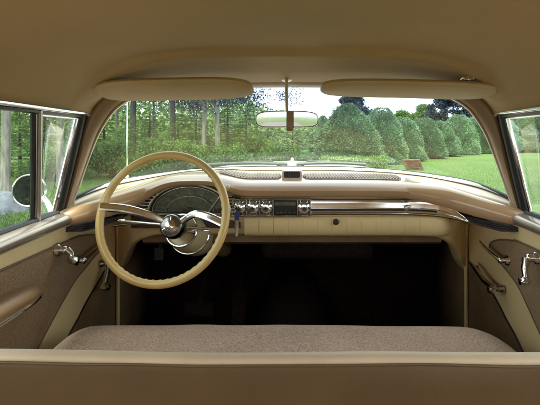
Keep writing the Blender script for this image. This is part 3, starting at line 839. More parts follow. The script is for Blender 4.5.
mb.box((-.395, 1.72, -.72), (.12, .02, .055), rot=Matrix.Rotation(R(-35), 3, 'X')); mb.tube([(-.395, 1.73, -.71), (-.395, 1.86, -.60), (-.39, 1.95, -.45)], .012, 8)
mb.build('brake_pedal', M['carpet'], car, bevel=.006)
mb = MB(); mb.box((-.235, 1.78, -.76), (.06, .018, .20), rot=Matrix.Rotation(R(-35), 3, 'X')); mb.tube([(-.235, 1.80, -.70), (-.235, 1.93, -.62)], .010, 8)
mb.build('accelerator_pedal', M['carpet'], car, bevel=.006)
# heater box under the dash
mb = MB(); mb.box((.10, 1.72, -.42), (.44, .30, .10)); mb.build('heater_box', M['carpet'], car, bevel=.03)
mb = MB(); mb.tube([(-.50, 1.60, -.40), (-.50, 1.55, -.395), (-.50, 1.53, -.42)], .010, 8); mb.box((-.50, 1.525, -.43), (.035, .012, .045)); mb.build('brake_release', M['black'], car, bevel=.002)

# ---- front bench seat
seat = empty('front_bench_seat'); seat.parent = car
mb = MB(); rows = []; nu, nv = 64, 36
def cushion(u, v):
    x = .678 * u - .018; d = lerp(.50, 1.275, v)
    fx = max(0, (abs(u) - (.82 if u < 0 else .74)) / (.18 if u < 0 else .26)); fv = max(0, (v - .80) / .20)
    z = -.538 - .085 * fx ** 2.2 - .075 * fv ** 2.4 + .006 * (1 - u * u)
    z += .004 * noise.noise((u * 4, v * 3, 1.3))
    return Vector((x, d, z))
for i in range(nv + 1): rows.append([cushion(-1 + 2 * j / nu, i / nv) for j in range(nu + 1)])
mb.grid(rows)
edge = [rows[0][j] for j in range(nu + 1)] + [rows[i][nu] for i in range(1, nv + 1)] + [rows[nv][j] for j in range(nu - 1, -1, -1)] + [rows[i][0] for i in range(nv - 1, 0, -1)]
mb.grid([edge, [Vector((p.x * 1.01, p.y + (.012 if p.y > 1.2 else 0), p.z - .04)) for p in edge], [Vector((p.x * .99, p.y, -.84)) for p in edge]], 0, True)
mb.build('seat_cushion', M['seatcloth'], seat, smooth=70)
TOPZ = lambda x: -.2615 - .0065 * (x / .6) + .0022 * math.sin(x * 7 + .5) - .003 * math.exp(-((x + .05) / .12) ** 2) + .0022 * noise.noise((x * 6, .3, .7))
def back_ring(x, sc=1):
    zt = TOPZ(x); e = 1 if abs(x) < .70 else .9
    pr = [(.520, -.80), (.508, -.60), (.500, -.50), (.497, -.44), (.4945, -.39), (.4925, -.35), (.4910, -.32), (.4900, -.30), (.4890, zt - .018), (.4897, zt - .011), (.4925, zt - .006)]
    w_ = lambda z: .0022 * noise.noise((x * 5, z * 9, 3.1)) + .0012 * noise.noise((x * 16, z * 6, 1.0)) * max(0, 1 - (zt - z) / .12)
    return [Vector((x, d + (w_(z) if z < zt - .015 else 0), z)) for d, z in pr]
nxs = 72; bx = [-.735 + 1.47 * i / nxs for i in range(nxs + 1)]
mb = MB(); mb.grid([[q for q in back_ring(x)] for x in bx]); mb.build('seat_back_rear', M['brownvinyl'], seat, smooth=60)
mb = MB(); rows = []
for x in bx:
    zt = TOPZ(x); wv = .0028 * noise.noise((x * 9, 2, 0))
    pr = [(.4915, zt - .0085 + wv), (.4885, zt - .0080 + wv), (.4872, zt - .0060), (.4880, zt - .003), (.4915, zt - .0008), (.497, zt), (.508, zt - .003), (.522, zt - .012), (.528, zt - .024)]
    rows.append([Vector((x, d, z)) for d, z in pr])
mb.grid(rows); mb.build('seat_back_roll', M['cream_pale'], seat, smooth=70)
mb = MB(); mb.tube([(x, .4880, TOPZ(x) - .0090 + .0028 * noise.noise((x * 9, 2, 0))) for x in bx], .0018, 8); mb.build('seat_piping', M['brownvinyl'], seat)
mb = MB(); mb.grid([[Vector((x, d, z)) for d, z in ((.526, TOPZ(x) - .020), (.555, TOPZ(x) - .045), (.575, -.36), (.60, -.50), (.62, -.60))] for x in bx]); mb.build('seat_back_front', M['seatcloth'], seat, smooth=70)

# ---- hood, cowl, fenders and the rest of the shell
def hood_z(x, d):
    z = -.150 - .012 * (d - 2.0) - .045 * max(0, d - 2.9) ** 2
    z -= .050 * (abs(x) / .62) ** 2.4
    z += .005 * math.exp(-(x / .06) ** 2) * min(1, max(0, (d - 2.1)))
    return z
mb = MB(); mb.grid([[Vector((x, d, hood_z(x, d))) for x in [-.66 + 1.32 * i / 44 for i in range(45)]] for d in [1.98 + 1.5 * k / 20 for k in range(21)]])
hood = mb.build('hood', M['carpaint'], car, smooth=60)
mb = MB(); mb.lathe([(0, -.07), (.008, -.06), (.014, -.02), (.012, .03), (.005, .09), (0, .11)], (0, 3.0, hood_z(0, 3.0) + .012), (0, 1, .08), 18); mb.tube([(0, 3.0, hood_z(0, 3) - .005), (0, 3.0, hood_z(0, 3) + .02)], .006, 8)
mb.build('hood_ornament', M['oldchrome'], hood)
mb = MB(); rows = []
for i in range(49):
    s_ = -1 + 2 * i / 48
    b = wind(s_, 0)
    rows.append([b + Vector((0, .002, -.012)), b + Vector((.03 * s_, .05 if abs(s_) < .8 else .02, -.018)), Vector((b.x * 1.05, max(b.y + .05, 1.99 - .35 * max(0, abs(s_) - .8) / .2), -.175 - .10 * s_ ** 2)), Vector((b.x * 1.10, max(b.y + .06, 2.02 - .35 * max(0, abs(s_) - .8) / .2), -.30))])
mb.grid(rows); mb.build('cowl', M['carpaint'], car, smooth=50)
for s in (1, -1):
    mb = MB(); mb.grid([[Vector((s * x, d, z - .05 * max(0, d - 3.0))) for d in (1.55, 1.8, 2.2, 2.6, 3.0, 3.5)] for x, z in ((.66, -.275), (.72, -.268), (.80, -.272), (.87, -.29), (.905, -.34), (.91, -.5), (.88, -.85))]); mb.build('front_fender', M['carpaint'], car, solid=.006, smooth=60)
    # rear side: panel with window opening above and quarter pillar behind it
    mb = MB(); o_ = [(-2.6, -.30), (.455, -.272), (.455, -.92), (-2.6, -.92)]
    mb.prism([Vector((s * .725, d, z)) for d, z in o_], [Vector((s * .90, d, z)) for d, z in o_]); mb.build('rear_quarter_panel', M['cream'], car, bevel=.01)
    mb = MB(); o_ = [(-.72, .095), (-.70, -.285), (-1.75, -.285), (-1.30, .06)]
    mb.prism([Vector((s * (.66 if z > -.1 else .73), d, z)) for d, z in o_], [Vector((s * (.70 if z > -.1 else .86), d, z)) for d, z in o_]); mb.build('rear_pillar', M['headliner'], car)
mb = MB(); mb.grid([[Vector((x, lerp(-1.30, -1.80, k), lerp(.115 - .07 * (x / .6) ** 2, -.235, k))) for x in [-.62 + 1.24 * i / 12 for i in range(13)]] for k in (0, .33, .66, 1)]); mb.build('rear_window', M['glass'], car, solid=.004)
mb = MB(); mb.box((0, -1.45, -.29), (1.44, .75, .02)); mb.build('parcel_shelf', M['kick'], car)
mb = MB(); mb.box((0, -2.2, -.31), (1.5, .80, .05)); mb.box((0, -2.58, -.6), (1.5, .04, .56)); mb.build('trunk_lid', M['carpaint'], car, bevel=.02)
rs = MB(); rs.box((0, -.72, -.66), (1.36, .55, .20)); rs.box((0, -1.02, -.48), (1.36, .14, .42)); rs.build('rear_bench_seat', M['seatcloth'], car, bevel=.04)
# wipers on the glass
def wiper(x0, x1, vv):
    mb = MB(); pts = []
    for i in range(11):
        s_ = lerp(x0, x1, i / 10); v = .045 + vv * math.sin(math.pi * (i / 10)) * .4 + .02 * (i / 10)
        pts.append(wind(s_, v) + Vector((0, .016, .004)))
    mb.tube(pts, .006, 8); mb.tube([p + Vector((0, -.006, -.004)) for p in pts], .004, 6)
    mb.tube([pts[0] + Vector((0, .05, -.03)), pts[2] + Vector((0, .02, .006)), pts[5] + Vector((0, .01, .004))], .005, 8)
    mb.build('windshield_wiper', M['rubber'], car)
wiper(-.04, -.52, .03); wiper(.04, .40, .03)
# aerial on the left fender
an0 = at(127, 178, 2.3); mb = MB(); mb.tube([Vector((an0.x, an0.y, -.215)), Vector((an0.x, an0.y, -.19)), an0, at(127, 140, 2.3), at(127.3, 98, 2.3)], [.012, .008, .0042, .0036, .003], 8)
mb.build('aerial', M['chrome'], car)
# wheels below
for s in (1, -1):
    for d in (2.55, -1.55):
        mb = MB(); mb.lathe([(.18, -.07), (.30, -.08), (.34, -.05), (.345, 0), (.34, .05), (.30, .08), (.18, .07)], (s * .74, d, -.855), (1, 0, 0), 36, 0)
        mb.lathe([(.0, -.05), (.19, -.06), (.19, .06), (0, .05)], (s * .74, d, -.855), (1, 0, 0), 30, 1)
        mb.build('wheel', [M['rubber'], M['chrome']], car)

# ---- sticker on the glass
p = wind(.655, .17); p2 = wind(.655, .19); p3 = wind(.67, .17)
uy = (p2 - p).normalized(); ux = (p3 - p); ux = (ux - uy * ux.dot(uy)).normalized(); nn = ux.cross(uy).normalized()
if nn.y > 0: nn = -nn
cst = at(413.5, 163.5, 1.0); 
best = min(((wind(a / 200, b / 200)) for a in range(100, 170) for b in range(8, 80)), key=lambda q: (q.x / q.y - cst.x) ** 2 + (q.z / q.y - cst.z) ** 2)
c0 = best + nn * .007; ROT = 14
ux = (Matrix.Rotation(R(ROT), 3, nn) @ ux); uy = (Matrix.Rotation(R(ROT), 3, nn) @ uy)
mb = MB(); w, h = .040, .031
mb.prism([c0 + ux * a + uy * b + nn * .001 for a, b in ((-w, -h), (w, -h), (w, h), (-w, h))], [c0 + ux * a + uy * b - nn * .0005 for a, b in ((-w, -h), (w, -h), (w, h), (-w, h))], 0)
for k in range(4):
    b = h * (.55 - .38 * k); ww = w * (.75 if k % 2 == 0 else .55)
    mb.prism([c0 + ux * a + uy * (b + e) + nn * .0018 for a, e in ((-ww, -.002), (ww, -.002), (ww, .002), (-ww, .002))], [c0 + ux * a + uy * (b + e) + nn * .0008 for a, e in ((-ww, -.002), (ww, -.002), (ww, .002), (-ww, .002))], 1)
tag(mb.build('windshield_sticker', [M['sticker'], M['stickerline']], None), 'small brown sticker on the lower right of the windshield glass', 'sticker')

# ================================================================== OUTSIDE
def ground_mat():
    m = bpy.data.materials.new('lawn_grass'); m.use_nodes = True
    nt = m.node_tree; L = nt.links.new; b = nt.nodes['Principled BSDF']; b.inputs['Roughness'].default_value = .8; b.inputs['Specular IOR Level'].default_value = .2
    tc = nt.nodes.new('ShaderNodeTexCoord')
    n1 = nt.nodes.new('ShaderNodeTexNoise'); n1.inputs['Scale'].default_value = .35; n1.inputs['Detail'].default_value = 8; n1.inputs['Roughness'].default_value = .65
    n2 = nt.nodes.new('ShaderNodeTexNoise'); n2.inputs['Scale'].default_value = 14; n2.inputs['Detail'].default_value = 6; n2.inputs['Roughness'].default_value = .8
    for n in (n1, n2): L(tc.outputs['Object'], n.inputs['Vector'])
    mx = nt.nodes.new('ShaderNodeMath'); mx.operation = 'MULTIPLY_ADD'; mx.inputs[1].default_value = .6; L(n1.outputs['Fac'], mx.inputs[0]); L(n2.outputs['Fac'], mx.inputs[2])
    rp = nt.nodes.new('ShaderNodeValToRGB'); rp.color_ramp.elements[0].position = .55; rp.color_ramp.elements[1].position = 1.0
    rp.color_ramp.elements[0].color = (.030, .062, .013, 1); rp.color_ramp.elements[1].color = (.082, .128, .028, 1)
    L(mx.outputs[0], rp.inputs['Fac']); L(rp.outputs['Color'], b.inputs['Base Color'])
    bp = nt.nodes.new('ShaderNodeBump'); bp.inputs['Strength'].default_value = .9; bp.inputs['Distance'].default_value = .03
    L(n2.outputs['Fac'], bp.inputs['Height']); L(bp.outputs['Normal'], b.inputs['Normal'])
    return m
M['lawn'] = ground_mat()
M['blade'] = leaf_mat('grass_blade', (.085, .135, .028), (.04, .078, .015), .5, transl=.3)
M['gravel'] = mat('pink_gravel', (.13, .105, .11), .9, col2=(.09, .07, .075), vscale=40, bump=1, bscale=60)
mb = MB(); n = 60
def gz(x, y): return .0 if y < 10 else 0
rows = [[Vector((lerp(-300, 300, i / n), lerp(-200, 400, j / n), 0)) for i in range(n + 1)] for j in range(n + 1)]
mb.grid(rows); tag(mb.build('lawn', M['lawn'], None, lift=0), kind='structure')
mb = MB(); mb.grid([[Vector((x, y, .004)) for x in (-2.3, -1, 1, 2.3)] for y in (-60, -30, -10, 0, 5.5)]); tag(mb.build('driveway', M['gravel'], None, lift=0), kind='structure')

# ---------- plants
def spray(mb, p, dirn, up, ln, wd, mi=0):
    """one leaf or needle spray: a bent four-sided blade"""
    d = dirn.normalized(); s = d.cross(up)
    s = s.normalized() if s.length > 1e-3 else d.orthogonal().normalized()
    k = len(mb.v); nrm = s.cross(d)
    mb.v += [tuple(p), tuple(p + d * ln * .5 + s * wd + nrm * ln * .08), tuple(p + d * ln), tuple(p + d * ln * .5 - s * wd + nrm * ln * .08)]
    mb.f.append([k, k + 1, k + 2, k + 3]); mb.m.append(mi)
def rv(r): 
    while True:
        v = Vector((r.uniform(-1, 1), r.uniform(-1, 1), r.uniform(-1, 1)))
        if .05 < v.length < 1: return v.normalized()

def arborvitae(seed, h=2.9, rad=1.25, n=24000, pw=.75):
    r = random.Random(seed); mb = MB()
    def prof(t):                                  # t 0 base .. 1 tip
        return rad * min(1, (t / .10 + .55)) * (max(0, 1 - t) ** pw)
    off = Vector((r.uniform(0, 9), r.uniform(0, 9), 0))
    def lump(a, t): return 1 + .24 * noise.noise((math.cos(a) * 1.6 + off.x, math.sin(a) * 1.6 + off.y, t * 4.0)) + .08 * noise.noise((math.cos(a) * 4 + off.x, math.sin(a) * 4, t * 9))
    rows = []
    for i in range(19):
        t = i / 18
        rows.append([Vector((math.cos(a) * prof(t) * .86 * lump(a, t), math.sin(a) * prof(t) * .86 * lump(a, t), t * h * .97)) for a in [2 * math.pi * k / 28 for k in range(28)]])
    core = MB(); core.grid(rows, 0, True)
    for _ in range(n):
        t = 1 - math.sqrt(r.random()) if r.random() < .75 else r.random()
        t = min(t, .985)
        a = r.uniform(0, 2 * math.pi); rr = prof(t) * lump(a, t) * r.uniform(.84, 1.0)
        o = Vector((math.cos(a), math.sin(a), 0))
        p = o * rr + Vector((0, 0, t * h))
        d = o * r.uniform(.35, 1.0) + Vector((0, 0, r.uniform(.25, 1.0))) + rv(r) * .45
        side = rv(r)
        spray(mb, p, d, side, r.uniform(.055, .13), r.uniform(.011, .022))
    return core, mb

def layered_conifer(seed, h=6, rad=1.9, tiers=22, per=9, z0=.2, needle=.16, droop=.25):
    r = random.Random(seed); mb = MB(); tr = MB()
    tr.tube([(0, 0, -.1), (.02, 0, h * .5), (0, .02, h * .98)], [h * .016, h * .010, .012], 8)
    for k in range(tiers):
        t = (k + r.uniform(-.3, .3)) / tiers; t = max(0, min(.98, t)); z = lerp(z0, h, t); L_ = rad * (1 - t) ** .8 + .12
        for j in range(max(4, int(per * (1 - t * .5)))):
            a = r.uniform(0, 2 * math.pi); ln = L_ * r.uniform(.65, 1.12)
            o = Vector((math.cos(a), math.sin(a), 0)); side = Vector((-o.y, o.x, 0))
            steps = max(4, int(ln / .075))
            for q in range(steps):
                u = (q + r.random()) / steps
                if u < .12: continue
                c = o * ln * u + Vector((0, 0, z + .22 * ln * u - droop * ln * u * u * 1.6))
                wid = .34 * ln * (1 - u * .75) * (.4 + u)
                for e in range(5):
                    sd = r.uniform(-1, 1)
                    p = c + side * sd * wid + Vector((0, 0, -.10 * abs(sd) * ln + r.uniform(-.05, .05)))
                    spray(mb, p, o * .6 + side * sd + Vector((0, 0, r.uniform(-.5, .15))), Vector((0, 0, 1)) + rv(r) * .5, needle * r.uniform(.7, 1.4), needle * .17)
    return tr, mb

def broadleaf(seed, h=9, z0=2.8, rad=2.6, clumps=46, per=90, leaf=.13, tr_r=.14, lean=0, limbs=1):
    r = random.Random(seed); mb = MB(); tr = MB()
    path = [Vector((0, 0, -.1)), Vector((lean * .2 + r.uniform(-.04, .04), 0, h * .3)), Vector((lean * .6, r.uniform(-.1, .1), h * .6)), Vector((lean, 0, h * .95))]
    tr.tube(smooth_line([tuple(p) for p in path], 5), [lerp(tr_r, .03, (i / 15) ** 1.2) * (1.25 if i == 0 else 1) for i in range(16)], 10)
    for k in range(clumps):
        t = r.random(); z = lerp(z0, h, t); a = r.uniform(0, 2 * math.pi)
        pr = rad * math.sin(math.pi * (.18 + .78 * t)) * r.uniform(.35, 1.0)
        tx = lean * (z / h)
        c = Vector((tx + math.cos(a) * pr, math.sin(a) * pr, z))
        b0 = Vector((tx, 0, max(z0 * .85, z - pr * r.uniform(.3, 1.0), r.uniform(z0, h * .75) if z > h * .5 else 0)))
        if k % limbs == 0: tr.tube([b0, b0.lerp(c, .5) + Vector((0, 0, .1)), c], [.022, .014, .005], 6)
        cr = r.uniform(.35, .75)
        for _ in range(per):
            p = c + rv(r) * cr * r.random() ** .5 * Vector((1, 1, .6)).length / 1.5
            p.z = c.z + (p.z - c.z) * .65
            spray(mb, p, rv(r) + Vector((0, 0, -.3)), rv(r), leaf * r.uniform(.6, 1.3), leaf * .32)
    return tr, mb

def plant(name, label, cat, group, trunk, crown, tm, cm, loc, sc=(1, 1, 1), rz=0, core=None, tname='trunk', cname='crown'):
    e = empty(name, loc); e.scale = sc; e.rotation_euler.z = rz
    tag(e, label, cat, group)
    if trunk: trunk.build(tname, tm, e, lift=0)
    crown.build(cname, cm, e, smooth=0, lift=0)
    return e
def copy_tree(o, parent=None):
    c = o.copy(); COL.objects.link(c)
    if parent: c.parent = parent
    for ch in o.children: copy_tree(ch, c)
    return c
def ground_at(px, d): return Vector(((px - VX) * d / F, d, 0))

# clipped conifer row: (pixel, distance, top y, width px, label)
HED = [
 (350, 18.7, 104, 66, 'largest broad clipped conifer, nearest of the row, behind the low bright hedge'),
 (380, 20.8, 108, 42, 'tall clipped conifer just right of the largest one'),
 (401, 23.5, 118, 38, 'rounded clipped conifer seen above the windshield sticker, left one of two'),
 (422, 26.5, 118, 38, 'rounded clipped conifer right above the windshield sticker, at the lawn edge'),
 (439, 30, 121, 35, 'low domed clipped conifer standing under the dark tall tree'),
 (456, 33.5, 115, 34, 'narrow tall clipped conifer right of the domed one at the lawn edge'),
 (478, 37, 117, 38, 'clipped conifer at the back of the lawn beside the right windshield pillar'),
 (499, 39, 118, 36, 'clipped conifer at the back of the lawn partly behind the right windshield pillar'),
 (519, 40, 117, 36, 'clipped conifer seen through the right vent window, nearest the pillar'),
 (538, 40, 116, 36, 'clipped conifer seen through the right vent window at the frame edge'),
 (325, 25, 116, 30, 'small pale clipped conifer peeping out left of the largest one'),
]
variants = [arborvitae(11, pw=.62), arborvitae(12, pw=.42), arborvitae(13, pw=.34), arborvitae(14, pw=.50), arborvitae(15, pw=.38)]
protos = {}
for i, (px, d, ty, wpx, lab) in enumerate(HED):
    h = (VY - ty) * d / F + EYE; w = wpx * d / F
    k = (0, 1, 2, 4, 3, 1, 4, 2, 3, 1, 0)[i]
    sc = (w / 1.9, w / 1.9, h / 2.9)
    if k not in protos:
        core, cr = variants[k]
        e = empty('clipped_conifer', ground_at(px, d)); 
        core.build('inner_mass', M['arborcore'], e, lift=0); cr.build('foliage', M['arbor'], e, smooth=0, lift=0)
        protos[k] = e
    else:
        e = copy_tree(protos[k]); e.location = ground_at(px, d)
    e.scale = sc; e.rotation_euler = (R(rng.uniform(-3, 3)), R(rng.uniform(-4, 4)), i * 1.9)
    tag(e, lab, 'conifer', 'clipped conifers along the lawn')

# low bright hedge in front of the largest conifer
mb = MB(); r = random.Random(5)
for _ in range(5200):
    x = r.uniform(-1.35, 1.35); y = r.uniform(-.35, .35); z = r.uniform(.02, .50) * (1 + .18 * noise.noise((x * 3, y * 3, 0)))
    spray(mb, Vector((x, y, z)), rv(r) + Vector((0, -.2, .7)), rv(r), r.uniform(.05, .11), .022)
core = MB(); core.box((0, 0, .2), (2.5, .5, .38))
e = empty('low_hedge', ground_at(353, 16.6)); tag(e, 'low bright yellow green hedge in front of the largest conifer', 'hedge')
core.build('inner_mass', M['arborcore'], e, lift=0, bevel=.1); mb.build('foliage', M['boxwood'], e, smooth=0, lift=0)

# loose layered conifers of the wood on the left
lc = [layered_conifer(21, tiers=26, per=11, needle=.12, z0=.05), layered_conifer(22, h=5, rad=2.1, tiers=22, per=11, needle=.12, z0=.05), layered_conifer(23, h=7, rad=1.7, tiers=30, per=11, needle=.12, z0=.05)]
def pale(seed): return layered_conifer(seed, h=4, rad=1.5, tiers=20, per=10, needle=.14, droop=.1)
LC = [  # px, d, top y, width px, variant, label
 (292, 21, 122, 46, 3, 'pale blue green feathery conifer straight ahead under the rear view mirror'),
 (313, 23, 124, 34, 3, 'pale feathery conifer between the mirror and the clipped row'),
 (268, 20, 118, 44, 3, 'pale feathery conifer just left of the rear view mirror'),
 (246, 18, 106, 60, 0, 'yellow green loose conifer right of the pale trunk pair'),
 (228, 21, 98, 50, 2, 'tall loose conifer behind the right pale trunk'),
 (196, 19, 100, 62, 1, 'spreading green conifer behind the left pale trunk'),
 (178, 17.5, 112, 60, 0, 'low bushy conifer seen behind the top of the steering wheel'),
 (150, 20, 110, 66, 2, 'loose conifer between the two dark trunks, seen over the wheel rim'),
 (126, 16, 116, 66, 1, 'dark layered conifer behind the aerial'),
 (104, 17, 106, 60, 0, 'layered conifer beside the left windshield pillar'),
 (70, 14, 116, 70, 1, 'layered conifer behind the left vent window'),
 (44, 13, 108, 60, 2, 'tall layered conifer behind the round side mirror'),
 (20, 15, 104, 70, 0, 'layered conifer left of the divider bar of the left window'),
 (-14, 13, 104, 70, 1, 'layered conifer at the left edge behind the pale tree trunk'),
]
pr2 = {}
for i, (px, d, ty, wpx, k, lab) in enumerate(LC):
    h = (VY - ty) * d / F + EYE; w = wpx * d / F
    base = {0: (6, 3.9), 1: (5, 4.3), 2: (7, 3.5), 3: (4, 3.0)}[k]
    nm = 'feathery_conifer' if k == 3 else 'woodland_conifer'
    if k not in pr2:
        tr_, cr_ = pale(31) if k == 3 else lc[k]
        e = empty(nm, ground_at(px, d)); tr_.build('trunk', M['darkbark'], e, lift=0); cr_.build('crown', M['bluespruce'] if k == 3 else M['hemlock'], e, smooth=0, lift=0); pr2[k] = e
    else:
        e = copy_tree(pr2[k]); e.location = ground_at(px, d)
    e.scale = (w / base[1] * 1.15, w / base[1] * 1.15, h / base[0]); e.rotation_euler.z = i * 2.3
    tag(e, lab, 'conifer', 'feathery conifers ahead of the hood' if k == 3 else 'conifers of the wood on the left')

# tall trees whose trunks stand in front of the wood
TR = [  # px, d, trunk radius, bark, label, height, crown base, lean
 (133, 17.5, .145, 'darkbark', 'tall dark trunk near the left pillar, wider one beside the aerial', 11, 4.6, .1),
 (173, 18.5, .150, 'darkbark', 'tall dark trunk above the top left of the steering wheel rim', 11.5, 4.2, -.1),
 (154, 24, .07, 'darkbark', 'thin dark trunk between the two thick dark trunks', 10, 4.5, .2),
 (203, 17.5, .105, 'palebark', 'slim pale trunk, left one of the pair over the wheel', 10, 3.0, -.2),
 (218, 17.0, .115, 'palebark', 'pale trunk with dark hanging leaves, right one of the pair over the wheel', 10, 2.6, .5),
 (117, 22, .09, 'darkbark', 'slender dark trunk close to the left windshield pillar', 10, 4.5, 0),
 (5, 8.8, .105, 'palebark', 'pale grey trunk behind the boulder, at the left frame edge', 9, 4.2, 0),
 (60, 10.5, .09, 'palebark', 'pale trunk seen through the left vent window', 9, 4.2, .1),
 (49, 15, .08, 'palebark', 'thin pale trunk farther off in the left vent window', 9, 4.0, .0),
]
for i, (px, d, tr_r, bk, lab, h, z0, lean) in enumerate(TR):
    lo = i in (3, 4)
    if i == 4: tr_, cr_ = broadleaf(77, h=7.2, z0=2.65, rad=5.4, clumps=210, per=130, leaf=.085, tr_r=tr_r, lean=.3, limbs=9)
    else: tr_, cr_ = broadleaf(40 + i, h=h, z0=z0, rad=2.6 if not lo else 2.3, clumps=60 if not lo else 70, per=150, leaf=.095, tr_r=tr_r, lean=lean)
    e = plant('tall_tree', lab, 'tree', 'tall trees in front of the wood', tr_, cr_, M[bk], M['darkleaf'] if i in (1, 4) else M['leaf'], ground_at(px, d), rz=i * 1.1)

# leafy undergrowth shrubs at the foot of the wood
def shrub(seed, n=5200):
    r = random.Random(seed); mb = MB(); tr = MB()
    for k in range(16):
        a = r.uniform(0, 6.28); q = r.uniform(.2, .8); c = Vector((math.cos(a) * q, math.sin(a) * q, r.uniform(.25, .85)))
        tr.tube([(0, 0, -.05), (c.x * .4, c.y * .4, c.z * .6), tuple(c)], [.025, .016, .006], 6)
        for _ in range(n // 16):
            p = c + rv(r) * .34 * r.random() ** .4
            if p.z < .01: p.z = r.uniform(.01, .2)
            spray(mb, p, rv(r) + Vector((0, 0, .2)), rv(r), r.uniform(.06, .12), .028)
    return tr, mb
SH = [(258, 18, 1.3, 2.2, 'hemlock', 'leafy undergrowth shrub left of the mirror, dark and low'), (232, 15.5, 1.0, 1.8, 'hemlock', 'leafy undergrowth shrub right of the pale trunk pair'),
      (188, 15.5, 1.1, 2.0, 'hemlock', 'leafy undergrowth shrub left of the pale trunk pair'), (158, 14.5, 1.2, 2.0, 'hemlock', 'leafy undergrowth shrub behind the top of the wheel rim'),
      (112, 13, 1.1, 2.0, 'hemlock', 'leafy undergrowth shrub beside the left windshield pillar'), (285, 17.5, .9, 1.8, 'hemlock', 'leafy undergrowth shrub straight ahead of the hood'),
      (62, 12, 1.0, 1.8, 'hemlock', 'leafy undergrowth shrub in the left vent window')]
pr3 = {}
for i, (px, d, h, w, m_, lab) in enumerate(SH):
    if m_ not in pr3:
        tr_, cr_ = shrub(60 + i); e = empty('undergrowth_shrub', ground_at(px, d)); tr_.build('stems', M['darkbark'], e, lift=0); cr_.build('foliage', M[m_], e, smooth=0, lift=0); pr3[m_] = e
    else:
        e = copy_tree(pr3[m_]); e.location = ground_at(px, d)
    e.scale = (w / 2, w / 2, h); e.rotation_euler.z = i * 1.7
    tag(e, lab, 'shrub', 'undergrowth shrubs of the wood')

# trees beyond the hedge on the right
FT = [(453, 55, 92, 62, 'darkleaf', 'large dark tree beyond the right end of the conifer row'), (352, 45, 94, 42, 'darkleaf', 'dark treetop rising behind the largest clipped conifer'),
      (424, 58, 106, 38, 'leaf', 'light green tree beyond the clipped conifers, left of the large dark tree'), (512, 60, 111, 50, 'leaf', 'light green tree beyond the lawn, in the right vent window'),
      (545, 62, 112, 46, 'leaf', 'light green tree beyond the lawn at the right frame edge'), (478, 62, 112, 36, 'leaf', 'light green tree right of the large dark tree'), (402, 60, 112, 34, 'leaf', 'light green tree beyond the clipped conifers, above the windshield sticker')]
for i, (px, d, ty, wpx, m_, lab) in enumerate(FT):
    h = (VY - ty) * d / F + EYE; w = wpx * d / F
    tr_, cr_ = broadleaf(90 + i, h=h, z0=h * .25, rad=w / 2, clumps=130, per=150, leaf=.26, tr_r=.2)
    plant('background_tree', lab, 'tree', 'trees beyond the lawn', tr_, cr_, M['darkbark'], M[m_], ground_at(px, d))

# far wood that reads as one mass
mb = MB(); r = random.Random(3)
rows = []
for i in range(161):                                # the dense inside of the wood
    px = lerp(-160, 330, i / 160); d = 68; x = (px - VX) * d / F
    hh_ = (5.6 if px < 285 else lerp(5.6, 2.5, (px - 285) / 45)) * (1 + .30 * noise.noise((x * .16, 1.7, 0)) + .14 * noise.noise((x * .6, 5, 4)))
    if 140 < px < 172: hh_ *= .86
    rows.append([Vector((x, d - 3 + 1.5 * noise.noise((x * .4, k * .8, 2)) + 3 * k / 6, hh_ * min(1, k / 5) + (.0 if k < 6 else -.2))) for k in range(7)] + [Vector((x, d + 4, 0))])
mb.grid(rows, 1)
for _ in range(42000):
    px = r.uniform(-120, 720); d = r.uniform(48, 70)
    x = (px - VX) * d / F
    left = max(0, min(1, (300 - px) / 60))
    hmax = lerp(2.6, 7.5, left) * (1 + .35 * noise.noise((x * .13, d * .1, 0)) + .25 * noise.noise((x * .5, d * .3, 4)))
    z = hmax * r.random() ** .7
    spray(mb, Vector((x, d, z)), rv(r) + Vector((0, -.3, .4)), rv(r), r.uniform(.35, .8), r.uniform(.12, .24))
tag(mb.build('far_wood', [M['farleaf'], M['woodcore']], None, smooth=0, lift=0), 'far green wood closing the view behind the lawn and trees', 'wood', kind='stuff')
# trees behind the car (seen in the mirrors)
for i, (x, d, lab) in enumerate([(-5.5, -13, 'leafy tree behind the car left of the driveway'), (-3.4, -24, 'leafy tree behind the car close to the driveway edge'), (4.8, -26, 'leafy tree behind the car right of the driveway'), (9, -17, 'leafy tree behind the car farthest right')]):
    tr_, cr_ = broadleaf(120 + i, h=8, z0=1.2, rad=2.8, clumps=70, per=70, leaf=.22, tr_r=.16)
    plant('rear_tree', lab, 'tree', 'trees behind the car', tr_, cr_, M['bark'], M['leaf'], (x, d, 0))
for i, (x, y, lab) in enumerate([(-4.0, -9.5, 'conifer behind the car left of the driveway, seen in the round side mirror'), (-6.3, -10.5, 'conifer behind the car farthest left of the driveway'), (4.2, -13, 'conifer behind the car right of the driveway')]):
    e = copy_tree(protos[1]); e.location = (x, y, 0); e.scale = (1.3, 1.3, 1.2); e.rotation_euler = (0, 0, i * 2.0); tag(e, lab, 'conifer', 'conifers behind the car')
